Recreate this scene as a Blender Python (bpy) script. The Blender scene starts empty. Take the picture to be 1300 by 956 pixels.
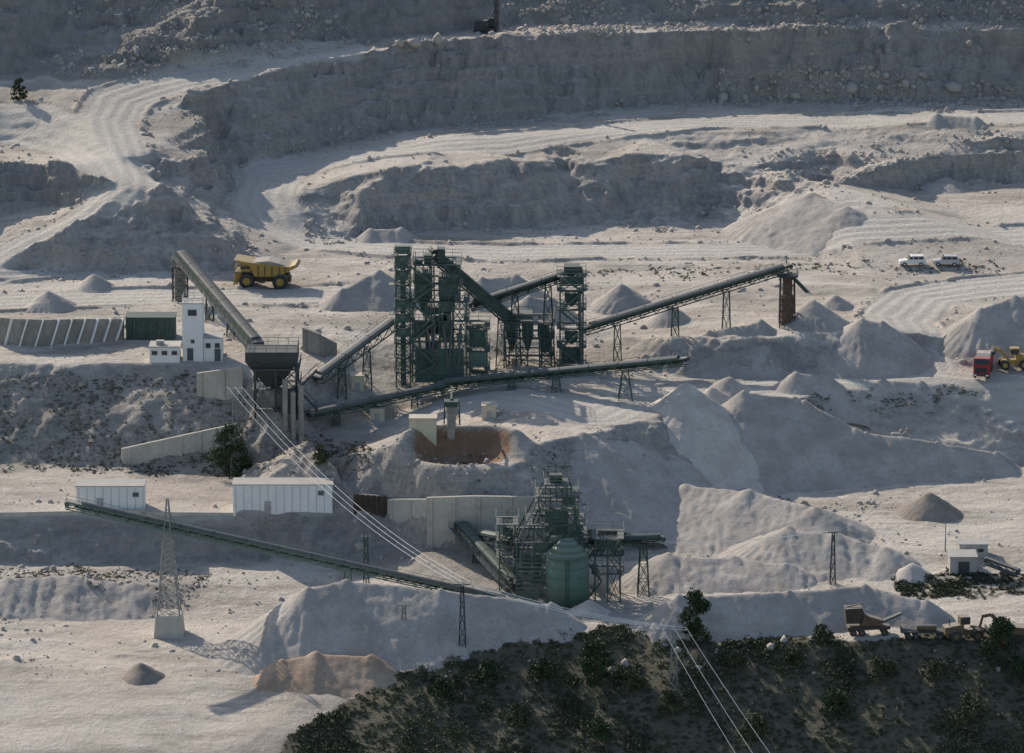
import bpy, math, random
import numpy as np
from mathutils import Vector
from mathutils.geometry import delaunay_2d_cdt
random.seed(7); rng=np.random.default_rng(7)
sc=bpy.context.scene; COL=sc.collection
TH=math.radians(13); ST,CT=math.sin(TH),math.cos(TH); DD=800.; F=6400.
CY=-DD*CT; CZ=DD*ST
# ---------------------------------------------------------------- camera geometry helpers
def tanp(v): return math.tan(TH+math.atan((v-478)/F))
def Yz(v,z): return CY+(CZ-z)/tanp(v)
def Xof(u,y,z): return (u-650)/F*((y-CY)*CT+(CZ-z)*ST)
def Pz(u,v,z): y=Yz(v,z); return Vector((Xof(u,y,z),y,z))
def PY(u,v,y): z=CZ-(y-CY)*tanp(v); return Vector((Xof(u,y,z),y,z))
def proj(x,y,z):
    dp=(y-CY)*CT+(CZ-z)*ST; up=(y-CY)*ST+(z-CZ)*CT
    return 650+F*x/dp, 478-F*up/dp
def rise(vr,zr,v,ang):
    T=math.tan(math.radians(ang)); t=tanp(v)
    return (zr+T*(CZ/t-(Yz(vr,zr)-CY)))/(1+T/t)
# ---------------------------------------------------------------- noise
def h2(xi,yi,s):
    a=np.sin(xi*127.1+yi*311.7+s*74.7)*43758.5453
    return a-np.floor(a)
def vn(x,y,s):
    xi=np.floor(x); yi=np.floor(y); fx=x-xi; fy=y-yi
    fx=fx*fx*(3-2*fx); fy=fy*fy*(3-2*fy)
    a=h2(xi,yi,s)*(1-fx)+h2(xi+1,yi,s)*fx; b=h2(xi,yi+1,s)*(1-fx)+h2(xi+1,yi+1,s)*fx
    return (a*(1-fy)+b*fy)*2-1
def fbm(x,y,s,o=4):
    r=0;a=1;n=0
    for i in range(o):
        c,d=math.cos(.6*i),math.sin(.6*i)
        r=r+a*vn((x*c-y*d)*2**i+i*17.3,(x*d+y*c)*2**i-i*9.1,s+i); n+=a; a*=.5
    return r/n
# ---------------------------------------------------------------- terrain control lines
pts=[];edges=[]
def line(pl,ref=None,ext=''):
    out=[]
    for p in pl:
        u,v,z=p
        if isinstance(z,str):
            us=[q[0] for q in ref]; vr=float(np.interp(u,us,[q[1] for q in ref])); zr=float(np.interp(u,us,[q[2] for q in ref]))
            z=rise(vr,zr,v,float(z[1:]))
        out.append((u,v,z))
    w=[Pz(*p) for p in out]
    if 'L' in ext: w.insert(0,Vector((w[0].x-140,w[0].y,w[0].z)))
    if 'R' in ext: w.append(Vector((w[-1].x+140,w[-1].y,w[-1].z)))
    i0=len(pts)
    for q in w: pts.append((q.x,q.y,q.z))
    for i in range(len(w)-1): edges.append((i0+i,i0+i+1))
    return out
line([(-60,-90,46),(600,-90,45),(1360,-90,45)],ext='LR')
line([(-60,-30,42.5),(300,-30,42),(480,-25,40),(640,-20,37.5),(1000,-20,37.5),(1360,-20,37.5)],ext='LR')
T3=line([(-60,93,27),(20,95,27),(100,102,27),(200,96,27.6),(300,84,28.4),(370,69,29.5),(440,52,30.6),(500,45,31),(640,33,31.2),(800,32,31.2),(1360,30,31)],ext='LR')
T5=line([(290,212,14),(340,205,14.5),(400,190,15.5),(500,168,16.8),(620,155,17.5),(700,146,17.8),(900,131,18.3),(1100,130,18.3),(1360,130,18.3)],ext='R')
T4=line([(212,180,20.5),(218,155,22.5),(228,138,24),(250,118,26),(300,102,27.3),(400,78,'a44'),(500,63,'a50'),(600,53,'a54'),(640,43,'a56'),(700,44,'a54'),(760,38,'a50'),(800,42,'a57'),(1000,38,'a58'),(1180,40,'a54'),(1360,37,'a57')],ref=T5,ext='R')
Kl=line([(345,290,8.3),(380,312,6.8),(440,303,6.5),(560,292,6.5),(740,286,6.5),(900,280,6.5),(1040,262,8),(1150,240,10),(1360,225,11)],ext='R')
line([(335,245,12.3),(400,240,13.0),(450,226,'a38'),(500,214,'a46'),(540,207,'a45'),(580,212,'a44'),(640,203,'a50'),(690,206,'a38'),(720,222,'a30'),(750,208,'a40'),(800,197,'a48'),(860,196,'a46'),(905,210,'a34'),(960,214,'a42'),(1040,228,14),(1150,205,14.5),(1360,195,15)],ref=Kl,ext='R')
line([(1060,185,16.2),(1130,178,16.8),(1230,186,16.2)])
line([(1060,165,18),(1130,160,18.6),(1200,160,18.6),(1360,168,18.4)],ext='R')
line([(560,188,17.2),(700,182,17.6),(820,176,17.8)]); line([(560,178,17.9),(700,172,18.4),(820,168,18.4)])
J=line([(-60,347,7),(20,347,6.5),(100,346,6),(200,346,5.7),(326,346,5.6),(500,345,6),(800,345,6),(1100,343,6),(1360,345,6)],ext='LR')
line([(0,336,8),(40,322,'a42'),(120,285,'a44'),(170,262,'a46'),(205,236,'a46')],ref=J)
line([(292,250,11.6),(306,300,8.6)])
for p in [(255,150,23),(262,200,18),(275,180,17.5)]: line([p,(p[0]+3,p[1]+1,p[2])])
line([(-60,140,24),(0,136,24),(70,140,24),(105,150,23.6)],ext='L')
line([(-60,186,18.6),(0,184,18.8),(60,190,19)],ext='L')
line([(-60,208,20),(0,206,20),(80,212,19.6),(118,226,18.6)],ext='L')
line([(-60,280,11.9),(0,276,12.1),(70,262,13.5),(110,250,15.6)],ext='L')
line([(135,150,23),(150,200,20.4),(165,232,18.4),(110,275,14),(50,308,10.8),(-20,338,8)])
line([(-60,400,5.2),(300,400,5.2),(450,400,4.8),(640,418,3.8),(780,425,3.5),(850,430,5),(1000,425,5.5),(1120,420,5.5),(1150,450,1.8),(1240,430,3),(1360,420,3.2)],ext='LR')
line([(-60,432,4.6),(300,432,4.6),(450,440,3.2),(640,448,1.4),(830,478,.2),(900,480,0),(1130,478,0),(1200,472,.5),(1360,470,.5)],ext='LR')
line([(-60,460,4),(100,461,4),(230,462,4),(300,468,3.6),(345,515,1.4),(400,552,0),(480,566,-.4),(530,586,-1),(640,590,-1),(700,560,0),(780,545,0),(850,522,0),(930,498,0),(1010,505,0),(1100,488,0),(1360,484,0)],ext='LR')
line([(-60,587,-8),(150,592,-8),(300,600,-8.2),(380,602,-8),(455,626,-6.8),(560,631,-4.9),(678,631,-5.0),(760,630,-7),(900,622,-9),(1000,606,-9.5),(1100,600,-9.8),(1360,590,-10)],ext='LR')
line([(-60,657,-9.5),(183,655,-9.5),(296,658,-9.5),(430,656,-9.5),(490,662,-10)],ext='L')
line([(-60,720,-15),(200,716,-15),(430,712,-15),(500,702,-13.5),(545,695,-12),(680,693,-12),(760,698,-13),(850,688,-12.6),(950,690,-11.6),(1020,640,-10.4)],ext='L')
line([(-60,738,-14.6),(60,732,-14.0),(160,742,-14.6),(250,742,-15.6)],ext='L')
line([(-60,775,-17.2),(60,772,-17.1),(160,776,-17.2)],ext='L')
line([(1060,660,-10.6),(1150,700,-11.2),(1360,712,-11.5)],ext='R')
line([(-60,790,-17.5),(200,786,-17.5),(330,788,-17.5),(480,780,-16),(650,776,-15),(790,770,-15),(900,750,-14),(1100,748,-13),(1200,738,-12.6),(1360,742,-12.6)],ext='LR')
line([(-60,868,-17.9),(250,864,-17.9),(330,856,-17.7),(430,862,-17.7),(500,850,-16.8),(560,832,-15.4),(640,815,-14.5),(720,802,-13.8),(830,806,-14.1),(900,816,-14.6),(1000,820,-14.5),(1100,815,-14),(1200,813,-13.8),(1360,808,-13.6)],ext='LR')
line([(-60,985,-21),(250,985,-21.5),(500,990,-24),(700,990,-26),(1000,990,-26.5),(1360,990,-26)],ext='LR')
for x in (-260,-130,0,130,260):
    pts.append((x,-330,-48)); pts.append((x,330,52))
vv,ee,ff,ov,oe,of=delaunay_2d_cdt([Vector(p[:2]) for p in pts],edges,[],0,1e-4)
P0=np.array([p[:2] for p in pts]);ZZ=[]
for i,v in enumerate(vv):
    if ov[i]: ZZ.append(pts[ov[i][0]][2]); continue
    best=(1e9,0)
    for a,b in edges:
        A=P0[a];B=P0[b];d=B-A;t=min(1,max(0,float(np.dot([v.x-A[0],v.y-A[1]],d)/max(1e-9,np.dot(d,d)))))
        q=A+d*t; dist=(q[0]-v.x)**2+(q[1]-v.y)**2
        if dist<best[0]: best=(dist,pts[a][2]*(1-t)+pts[b][2]*t)
    ZZ.append(best[1])
RS=.5; rx=np.arange(-150,150.01,RS); ry=np.arange(-300,310.01,RS)
R=np.full((len(ry),len(rx)),np.nan)
for f in ff:
    a,b,c=[(vv[i].x,vv[i].y,ZZ[i]) for i in f]
    den=(b[1]-c[1])*(a[0]-c[0])+(c[0]-b[0])*(a[1]-c[1])
    if abs(den)<1e-9: continue
    x0=max(0,int((min(a[0],b[0],c[0])+150)/RS)); x1=min(len(rx)-1,int((max(a[0],b[0],c[0])+150)/RS)+1)
    y0=max(0,int((min(a[1],b[1],c[1])+300)/RS)); y1=min(len(ry)-1,int((max(a[1],b[1],c[1])+300)/RS)+1)
    if x1<x0 or y1<y0: continue
    X,Y=np.meshgrid(rx[x0:x1+1],ry[y0:y1+1])
    w0=((b[1]-c[1])*(X-c[0])+(c[0]-b[0])*(Y-c[1]))/den; w1=((c[1]-a[1])*(X-c[0])+(a[0]-c[0])*(Y-c[1]))/den; w2=1-w0-w1
    m=(w0>=-1e-4)&(w1>=-1e-4)&(w2>=-1e-4)
    S=R[y0:y1+1,x0:x1+1]; S[m]=(w0*a[2]+w1*b[2]+w2*c[2])[m]
R=np.where(np.isnan(R),np.nanmean(R),R)
def blur(P,n):
    for k in range(n): P=np.pad(P,1,mode='edge'); P=(P[:-2,1:-1]+P[2:,1:-1]+P[1:-1,:-2]+P[1:-1,2:])/4
    return P
RB=blur(R,14)
def bil(A,x,y,x0,y0,s):
    gx=np.clip((x-x0)/s,0,A.shape[1]-1.001); gy=np.clip((y-y0)/s,0,A.shape[0]-1.001)
    i=gx.astype(int); j=gy.astype(int); fx=gx-i; fy=gy-j
    return (A[j,i]*(1-fx)+A[j,i+1]*fx)*(1-fy)+(A[j+1,i]*(1-fx)+A[j+1,i+1]*fx)*fy
GS=.34
def axis(a,b,lo,hi):
    m=np.arange(a,b,GS); l=[];d=GS;p=a
    while p>lo: d*=1.25;p-=d;l.append(p)
    r=[];d=GS;p=m[-1]
    while p<hi: d*=1.25;p+=d;r.append(p)
    return np.array(l[::-1]+list(m)+r),len(l),len(m)
gx,ix0,nx=axis(-104,104,-1800,1800); gy,iy0,ny=axis(-172,212,-700,2500)
X,Y=np.meshgrid(gx,gy)
gR=np.gradient(R,RS); SLr=np.hypot(gR[0],gR[1])
slb=bil(blur(SLr,6),X,Y,-150,-300,RS)
stp=np.clip((slb-.22)/.5,0,1); far=np.clip((Y-40)/50,0,1)
wx=X+1.4*fbm(X/9,Y/9,3,5)+stp*1.0*fbm(X/3,Y/3,8,4)
wy=Y+(.8+1.6*stp)*fbm(X/7,Y/9,5,5)+stp*(.8+.7*far)*fbm(X/2.4,Y/2.8,12,4)+far*stp*3.8*fbm(X/16,Y/22,15,3)
H=bil(R,wx,wy,-150,-300,RS)
rough=np.clip(fbm(X/12,Y/12,29,3)*2+.75,.2,1.3)
zz_=H+fbm(X/16,Y/16,19,3)*1.6; fr_=zz_/2.6-np.floor(zz_/2.6); lg=(np.clip((fr_-.4)/.18,0,1)-fr_)*1.5
H=H+lg*stp*far*rough+.5*fbm(X/14,Y/14,21,4)*(.5+stp)+stp*(.38+.36*far)*rough*(1-2*np.abs(fbm(X/3.,Y/3.,41,5)))
H+=(.07+.13*stp)*fbm(X/1.1,Y/1.1,31,3)
flat=1-np.clip(slb*3,0,1)
H=H+flat*(.28*fbm(X/16,Y/6,131,5)+.6*np.maximum(0,fbm(X/7,Y/4,141,5)-.1)*np.clip(fbm(X/30,Y/18,151,2)*2+.4,0,1))
H=np.where(Y<-300,H-(-300-Y)*.12,H); H=np.where(Y>310,H+(Y-310)*.05,H)
def inpoly(U,V,poly):
    m=np.zeros(U.shape,bool);n=len(poly)
    for i in range(n):
        x0,y0=poly[i];x1,y1=poly[(i+1)%n]
        if y0==y1: continue
        c=((y0>V)!=(y1>V))&(U<(x1-x0)*(V-y0)/(y1-y0)+x0); m^=c
    return m
U,V=proj(X,Y,H)
fm=inpoly(U,V,[(-80,615),(440,615),(446,662),(-80,662)])|inpoly(U,V,[(180,446),(300,446),(300,462),(180,462)])
fm=blur(fm.astype(float),4)*.9
H=H*(1-fm)+bil(R,X,Y,-150,-300,RS)*fm
HC=H[iy0:iy0+ny,ix0:ix0+nx]
def hg(x,y): return bil(HC,np.asarray(x,float),np.asarray(y,float),gx[ix0],gy[iy0],GS)
def hz(x,y): return float(hg(np.array([x]),np.array([y]))[0])
def G(u,v):
    t=np.arange(520,1200,.3); y=CY+t; z=CZ-t*tanp(v); x=(u-650)/F*(t*CT+(CZ-z)*ST)
    h=hg(x,y); i=int(np.argmax(h>=z)); 
    if h[i]<z[i]: i=len(t)-1
    return Vector((x[i],y[i],h[i]))
# conical hollow in a heap on the plant mound
hc=G(586,588); rr=np.hypot((X-hc.x)/6.7,(Y-hc.y-3.4)/4.8)
fl=np.clip((1.7-rr)*1.6,0,1)
H=H*(1-fl)+(hc.z+.12*fbm(X/2,Y/2,66,3))*fl
back=np.clip((Y-hc.y-1.5)/4.5,0,1)
H+=-1.7*np.clip(1-rr,0,1)**.9+(3.3*back)*np.exp(-((rr-1.30)/.34)**2)
orange=np.clip((1.02+.20*back-rr+.05*fbm(X,Y,67,2))/.08,0,1)
U,V=proj(X,Y,H)
Un=U+26*fbm(X/6,Y/12,51,5); Vn=V+16*fbm(X/5,Y/14,61,5)
FG=[(300,1400),(340,960),(420,890),(500,860),(560,838),(720,797),(900,812),(1100,811),(1460,798),(1460,1400)]
veg=np.zeros(U.shape)
VZ=[([(-80,470),(290,480),(330,520),(400,556),(470,568),(470,610),(300,606),(-80,596)],.42),([(-80,722),(250,724),(300,750),(200,765),(-80,770)],.25),
 ([(640,572),(760,560),(950,625),(1000,640),(950,660),(760,680),(690,630),(470,625)],.16),(FG,1.),
 ([(1000,505),(1130,482),(1250,500),(1080,540)],.45),([(1110,730),(1200,724),(1460,735),(1460,762),(1150,757)],.9),([(380,548),(470,566),(480,600),(380,602)],.5),
 ([(740,340),(1280,332),(1280,346),(740,350)],.2)]
for poly,w in VZ: veg=np.maximum(veg,w*inpoly(Un,Vn,poly))
dark=np.zeros(U.shape)  # tone mask: shade of slopes and cliffs painted in, plus soil and tracks
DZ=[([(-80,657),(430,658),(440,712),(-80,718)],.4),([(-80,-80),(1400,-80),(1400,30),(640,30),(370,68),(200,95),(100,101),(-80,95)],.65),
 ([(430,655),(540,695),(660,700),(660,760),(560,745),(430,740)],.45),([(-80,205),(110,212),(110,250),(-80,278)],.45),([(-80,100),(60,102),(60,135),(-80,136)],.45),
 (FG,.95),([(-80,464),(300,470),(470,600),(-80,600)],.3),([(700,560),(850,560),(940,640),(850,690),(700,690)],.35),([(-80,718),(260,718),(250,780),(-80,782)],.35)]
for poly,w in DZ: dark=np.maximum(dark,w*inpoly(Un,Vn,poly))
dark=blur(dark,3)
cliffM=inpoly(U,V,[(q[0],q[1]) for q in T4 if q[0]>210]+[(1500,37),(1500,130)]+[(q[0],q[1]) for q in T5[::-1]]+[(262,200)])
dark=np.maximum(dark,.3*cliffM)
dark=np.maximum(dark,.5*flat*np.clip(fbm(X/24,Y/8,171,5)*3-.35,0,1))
RD=[[(430,64),(370,72),(300,90),(240,102),(190,112),(150,126),(134,152),(144,182),(158,215),(160,240),(112,277),(50,310),(-40,345)],
    [(-40,146),(40,152),(100,175),(128,200),(150,225)],
    [(345,225),(335,258),(350,285),(400,308),(500,318),(640,322),(800,320),(1000,318),(1300,300)],
    [(1340,500),(1180,478),(1160,440),(1140,405),(1170,376),(1240,366),(1340,358)],[(-40,385),(120,380),(300,378),(440,372)],[(340,215),(480,195),(640,180),(900,155),(1340,150)],[(640,500),(760,530),(800,505),(980,492),(1180,480)]]
rdist=np.full(U.shape,99.)
for rl in RD:
    w=[G(*p) for p in rl]
    for a,b in zip(w[:-1],w[1:]):
        dx,dy=b.x-a.x,b.y-a.y; t=np.clip(((X-a.x)*dx+(Y-a.y)*dy)/(dx*dx+dy*dy),0,1)
        rdist=np.minimum(rdist,np.hypot(X-a.x-t*dx,Y-a.y-t*dy))
rdist=rdist+.4*fbm(X/6,Y/6,79,3)
road=np.clip((5.8-rdist-.5*fbm(X/4,Y/4,77,3))/.8,0,1)*(1-np.clip((slb-.6)*3,0,1))
H=H*(1-road*.8)+(bil(RB,X,Y,-150,-300,RS)+.05)*road*.8
H+=np.cos(rdist*2.6+fbm(X/20,Y/20,5,2)*1.5)*.06*road+.55*np.exp(-((rdist-6.5)/.55)**2)*(1-np.clip(slb*1.4,0,1))*np.clip(fbm(X/9,Y/9,83,3)*3+.6,0,1)
tyre=road*np.clip(np.cos(rdist*2.6+fbm(X/20,Y/20,5,2)*1.5)*1.5,0,1)
tm=np.abs(fbm(X/26,Y/13,211,2)); tk=np.clip(1-np.abs(tm-.10)/.012,0,1)+np.clip(1-np.abs(tm-.22)/.014,0,1); tk=tk*flat
H-=.06*tk
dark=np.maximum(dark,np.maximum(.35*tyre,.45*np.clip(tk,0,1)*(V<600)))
HC=H[iy0:iy0+ny,ix0:ix0+nx]
# ---------------------------------------------------------------- materials
def newmat(name):
    m=bpy.data.materials.new(name); m.use_nodes=True; nt=m.node_tree; b=nt.nodes['Principled BSDF']; b.inputs['Specular IOR Level'].default_value=.25
    return m,nt,b
def N(nt,t,**k):
    n=nt.nodes.new(t)
    for a,v in k.items(): setattr(n,a,v)
    return n
def mixc(nt,f,a,b,bt='MIX'):
    m=nt.nodes.new('ShaderNodeMix'); m.data_type='RGBA'; m.blend_type=bt
    for s,vv_ in ((0,f),(6,a),(7,b)):
        if hasattr(vv_,'links'): nt.links.new(vv_,m.inputs[s])
        elif s==0: m.inputs[0].default_value=vv_
        else: m.inputs[s].default_value=(*vv_,1)
    return m.outputs[2]
def mul(nt,a,k):
    n=N(nt,'ShaderNodeMath',operation='MULTIPLY'); nt.links.new(a,n.inputs[0])
    if hasattr(k,'links'): nt.links.new(k,n.inputs[1])
    else: n.inputs[1].default_value=k
    return n.outputs[0]
def noise(nt,co,s,d=4,r=.6,out='Fac'):
    n=N(nt,'ShaderNodeTexNoise'); n.inputs['Scale'].default_value=s; n.inputs['Detail'].default_value=d; n.inputs['Roughness'].default_value=r
    nt.links.new(co,n.inputs['Vector']); return n.outputs[out]
def ramp(nt,f,a,b):
    r=N(nt,'ShaderNodeMapRange',clamp=True); r.inputs[1].default_value=a; r.inputs[2].default_value=b; nt.links.new(f,r.inputs[0]); return r.outputs[0]
def mat(name,col,rough=.7,var=.35,scale=.8,dirt=(.30,.27,.24),da=.25,metal=0,bump=.0,dust=None):
    m,nt,b=newmat(name); tc=N(nt,'ShaderNodeTexCoord').outputs['Object']
    n1=noise(nt,tc,scale,5,.65); n2=noise(nt,tc,scale*4.3,4,.6)
    dk=tuple(c*(1-var) for c in col); lt=tuple(min(1,c*(1+var*.6)) for c in col)
    c=mixc(nt,ramp(nt,n1,.3,.7),dk,lt)
    c=mixc(nt,mul(nt,ramp(nt,n2,.42,.75),min(1,da*2)),c,dirt)
    geo=N(nt,'ShaderNodeNewGeometry'); sp=N(nt,'ShaderNodeSeparateXYZ'); nt.links.new(geo.outputs['Normal'],sp.inputs[0])
    c=mixc(nt,mul(nt,ramp(nt,sp.outputs[2],.3,1.),min(.6,da*1.8) if dust is None else dust),c,(.38,.34,.29)); nt.links.new(c,b.inputs['Base Color'])
    b.inputs['Roughness'].default_value=rough; b.inputs['Metallic'].default_value=metal
    if bump:
        bp=N(nt,'ShaderNodeBump'); bp.inputs['Strength'].default_value=bump; bp.inputs['Distance'].default_value=.1
        nt.links.new(n2,bp.inputs['Height']); nt.links.new(bp.outputs[0],b.inputs['Normal'])
    return m
M={}
M['green']=mat('green_painted_steel',(.060,.112,.092),.65,.35,.7,(.18,.19,.17),.24)  # dark steel colour raised, imitating haze besides the dust
M['dgreen']=mat('dark_green_steel',(.040,.072,.061),.65,.4,.9,(.13,.14,.13),.22,dust=.15)
M['lgreen']=mat('dusty_green_sheet',(.10,.17,.14),.65,.25,.5,(.22,.24,.22),.26)
M['sgreen']=mat('silo_green_sheet',(.085,.155,.125),.6,.18,.35,(.17,.21,.18),.18)
M['steel']=mat('dark_steel',(.055,.062,.064),.7,.3,.8,(.12,.12,.115),.2,dust=.1)
M['grey']=mat('dusty_grey_steel',(.095,.108,.108),.7,.3,.6,(.19,.185,.175),.2,dust=.15)
M['belt']=mat('dusty_belt',(.15,.145,.14),.9,.3,1.,(.34,.31,.28),.4)
M['pale']=mat('pale_sheet',(.40,.39,.37),.7,.25,.5,(.3,.28,.25),.25)
M['white']=mat('white_painted_wall',(.80,.79,.76),.7,.08,.4,(.5,.46,.42),.12)
M['conc']=mat('weathered_concrete',(.50,.465,.41),.9,.22,.35,(.32,.29,.25),.28,bump=.3)
M['concd']=mat('stained_concrete',(.31,.29,.26),.9,.35,.4,(.2,.185,.165),.3,bump=.3)
M['cream']=mat('cream_paint',(.60,.53,.40),.7,.15,.6,(.4,.35,.29),.2)
M['rust']=mat('rusty_steel',(.14,.085,.06),.85,.4,1.,(.24,.18,.13),.3)
M['drust']=mat('dark_brown_sheet',(.075,.055,.045),.85,.4,1.,(.13,.10,.08),.25)
M['yellow']=mat('yellow_vehicle_paint',(.42,.27,.06),.6,.3,.6,(.32,.25,.15),.25)
M['dull']=mat('dull_worn_paint',(.15,.105,.06),.8,.4,.9,(.2,.16,.12),.4)
M['red']=mat('red_vehicle_paint',(.34,.025,.025),.5,.2,.6,(.2,.1,.08),.15)
M['silver']=mat('silver_car_paint',(.5,.51,.52),.4,.1,.6,(.4,.38,.35),.12)
M['black']=mat('black_rubber',(.035,.035,.036),.85,.3,1.,(.18,.165,.15),.25)
M['glass']=mat('dark_window_glass',(.05,.056,.062),.2,.2,.5,(.1,.1,.1),.05)
M['wire']=mat('bright_aluminium_wire',(.80,.80,.79),.5,.05,.5,(.8,.8,.8),.05)  # glint of the wires put into a white base colour
M['galv']=mat('galvanised_steel',(.24,.25,.25),.6,.2,.6,(.2,.19,.18),.2)
M['bark']=mat('bark',(.12,.09,.07),.9,.3,2.,(.07,.06,.05),.2)
M['leaf']=mat('dark_foliage',(.045,.070,.034),.8,.45,.9,(.075,.095,.045),.2,dust=0)
M['leaf2']=mat('dry_shrub_foliage',(.15,.14,.10),.85,.35,.3,(.21,.19,.145),.3,dust=0)
M['leaf3']=mat('olive_foliage',(.078,.086,.048),.8,.45,.12,(.12,.112,.07),.25,dust=0)
M['rock']=mat('limestone_rock',(.44,.39,.34),.95,.3,.25,(.30,.27,.24),.3,bump=.3)
def ground_mat():
    m,nt,b=newmat('limestone_ground'); L=nt.links
    geo=N(nt,'ShaderNodeNewGeometry'); pos=geo.outputs['Position']
    at=N(nt,'ShaderNodeAttribute',attribute_name='zone'); sep=N(nt,'ShaderNodeSeparateColor'); L.new(at.outputs['Color'],sep.inputs[0])
    veg_,road_,dark_=sep.outputs[0],sep.outputs[1],sep.outputs[2]
    def mapped(s):
        mp=N(nt,'ShaderNodeMapping'); L.new(pos,mp.inputs[0]); mp.inputs['Scale'].default_value=s; return mp.outputs[0]
    n_big=noise(nt,pos,.035,5,.6); n_mid=noise(nt,mapped((1,1,.5)),.35,7,.75); n_st=noise(nt,mapped((.3,1.,1.)),.13,8,.75); n_f=noise(nt,pos,1.6,6,.75)
    n_v=noise(nt,mapped((1.,1.,.25)),.45,8,.75); n_h=noise(nt,mapped((.06,.06,1.)),.5,6,.7)
    c=mixc(nt,ramp(nt,n_big,.36,.64),(.58,.50,.415),(.69,.62,.535))
    c=mixc(nt,mul(nt,ramp(nt,n_st,.48,.60),.85),c,(.41,.355,.295))
    c=mixc(nt,mul(nt,ramp(nt,n_mid,.54,.68),.6),c,(.74,.685,.605))
    c=mixc(nt,mul(nt,ramp(nt,n_f,.54,.66),.6),c,(.40,.35,.295))
    sn=N(nt,'ShaderNodeSeparateXYZ'); L.new(geo.outputs['Normal'],sn.inputs[0])
    steep=ramp(nt,sn.outputs[2],.94,.72)
    rockc=mixc(nt,ramp(nt,n_v,.38,.62),(.25,.24,.235),(.49,.445,.40))  # dark rock tone cooled to grey, haze put into its colour
    rockc=mixc(nt,mul(nt,ramp(nt,n_h,.49,.56),.65),rockc,(.50,.43,.37))
    rockc=mixc(nt,mul(nt,ramp(nt,n_f,.5,.66),.85),rockc,(.22,.205,.195))
    c=mixc(nt,mul(nt,steep,.88),c,rockc)
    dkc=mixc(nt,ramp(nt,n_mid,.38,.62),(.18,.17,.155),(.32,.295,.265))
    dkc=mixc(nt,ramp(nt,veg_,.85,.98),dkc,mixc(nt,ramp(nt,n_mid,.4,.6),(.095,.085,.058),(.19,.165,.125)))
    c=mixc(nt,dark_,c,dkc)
    rc=mixc(nt,ramp(nt,n_f,.4,.6),(.60,.55,.48),(.75,.70,.62))
    c=mixc(nt,mul(nt,road_,.6),c,rc)
    c=mixc(nt,at.outputs['Alpha'],c,mixc(nt,ramp(nt,n_mid,.35,.65),(.25,.15,.095),(.36,.235,.16)))
    nv=noise(nt,pos,.6,7,.8)
    ad=N(nt,'ShaderNodeMath',operation='ADD'); L.new(nv,ad.inputs[0]); L.new(mul(nt,veg_,.2),ad.inputs[1])
    vf=mul(nt,ramp(nt,ad.outputs[0],.58,.76),ramp(nt,veg_,.0,.3))
    c=mixc(nt,mul(nt,vf,.85),c,mixc(nt,ramp(nt,n_f,.35,.65),(.09,.088,.056),(.16,.148,.10)))
    L.new(c,b.inputs['Base Color']); b.inputs['Roughness'].default_value=.95; b.inputs['Specular IOR Level'].default_value=.1
    bs=N(nt,'ShaderNodeMath',operation='ADD'); L.new(n_mid,bs.inputs[0]); L.new(n_f,bs.inputs[1])
    bp=N(nt,'ShaderNodeBump'); bp.inputs['Strength'].default_value=1.; bp.inputs['Distance'].default_value=.5
    L.new(bs.outputs[0],bp.inputs['Height']); L.new(bp.outputs[0],b.inputs['Normal'])
    return m
M['ground']=ground_mat()
def heap_mat(name,a,bb):
    m,nt,b=newmat(name); geo=N(nt,'ShaderNodeNewGeometry'); pos=geo.outputs['Position']
    n1=noise(nt,pos,.22,7,.7); n2=noise(nt,pos,2.2,5,.75)
    c=mixc(nt,ramp(nt,n1,.38,.62),a,bb); c=mixc(nt,mul(nt,ramp(nt,n2,.5,.7),.7),c,tuple(x*.75 for x in a))
    nt.links.new(c,b.inputs['Base Color']); b.inputs['Roughness'].default_value=.95; b.inputs['Specular IOR Level'].default_value=.1
    bp=N(nt,'ShaderNodeBump'); bp.inputs['Strength'].default_value=.7; bp.inputs['Distance'].default_value=.25
    nt.links.new(n2,bp.inputs['Height']); nt.links.new(bp.outputs[0],b.inputs['Normal']); return m
M['h_pale']=heap_mat('pale_gravel',(.50,.44,.375),(.63,.57,.50)); M['h_grey']=heap_mat('grey_gravel',(.36,.325,.285),(.49,.44,.39))
M['h_brown']=heap_mat('brown_gravel',(.24,.205,.17),(.34,.29,.245)); M['h_tan']=heap_mat('tan_gravel',(.36,.255,.18),(.46,.345,.26))
# ---------------------------------------------------------------- mesh helpers
def link(o,parent=None):
    COL.objects.link(o)
    if parent: o.parent=parent
    return o
def mesh_np(name,Vt,Fc,m,parent=None,smooth=False):
    me=bpy.data.meshes.new(name); k=Fc.shape[1]
    me.vertices.add(len(Vt)); me.vertices.foreach_set('co',np.ascontiguousarray(Vt,dtype=np.float32).ravel())
    me.loops.add(Fc.size); me.loops.foreach_set('vertex_index',np.ascontiguousarray(Fc,dtype=np.int32).ravel())
    me.polygons.add(len(Fc)); me.polygons.foreach_set('loop_start',np.arange(0,Fc.size,k,dtype=np.int32))
    me.update(calc_edges=True); me.validate()
    if smooth: me.polygons.foreach_set('use_smooth',np.ones(len(Fc),bool))
    me.materials.append(m); return link(bpy.data.objects.new(name,me),parent)
def tag(o,label,cat,group=None,kind=None):
    if label: o['label']=label
    if cat: o['category']=cat
    if group: o['group']=group
    if kind: o['kind']=kind
    return o
def thing(name,label,cat,loc=(0,0,0),rz=0,group=None):
    o=bpy.data.objects.new(name,None); o.empty_display_size=.5; COL.objects.link(o); o.location=loc; o.rotation_euler=(0,0,rz)
    return tag(o,label,cat,group)
def rootloc(p):
    while p.parent: p=p.parent
    return Vector(p.location)
Z=Vector((0,0,1))
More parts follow.
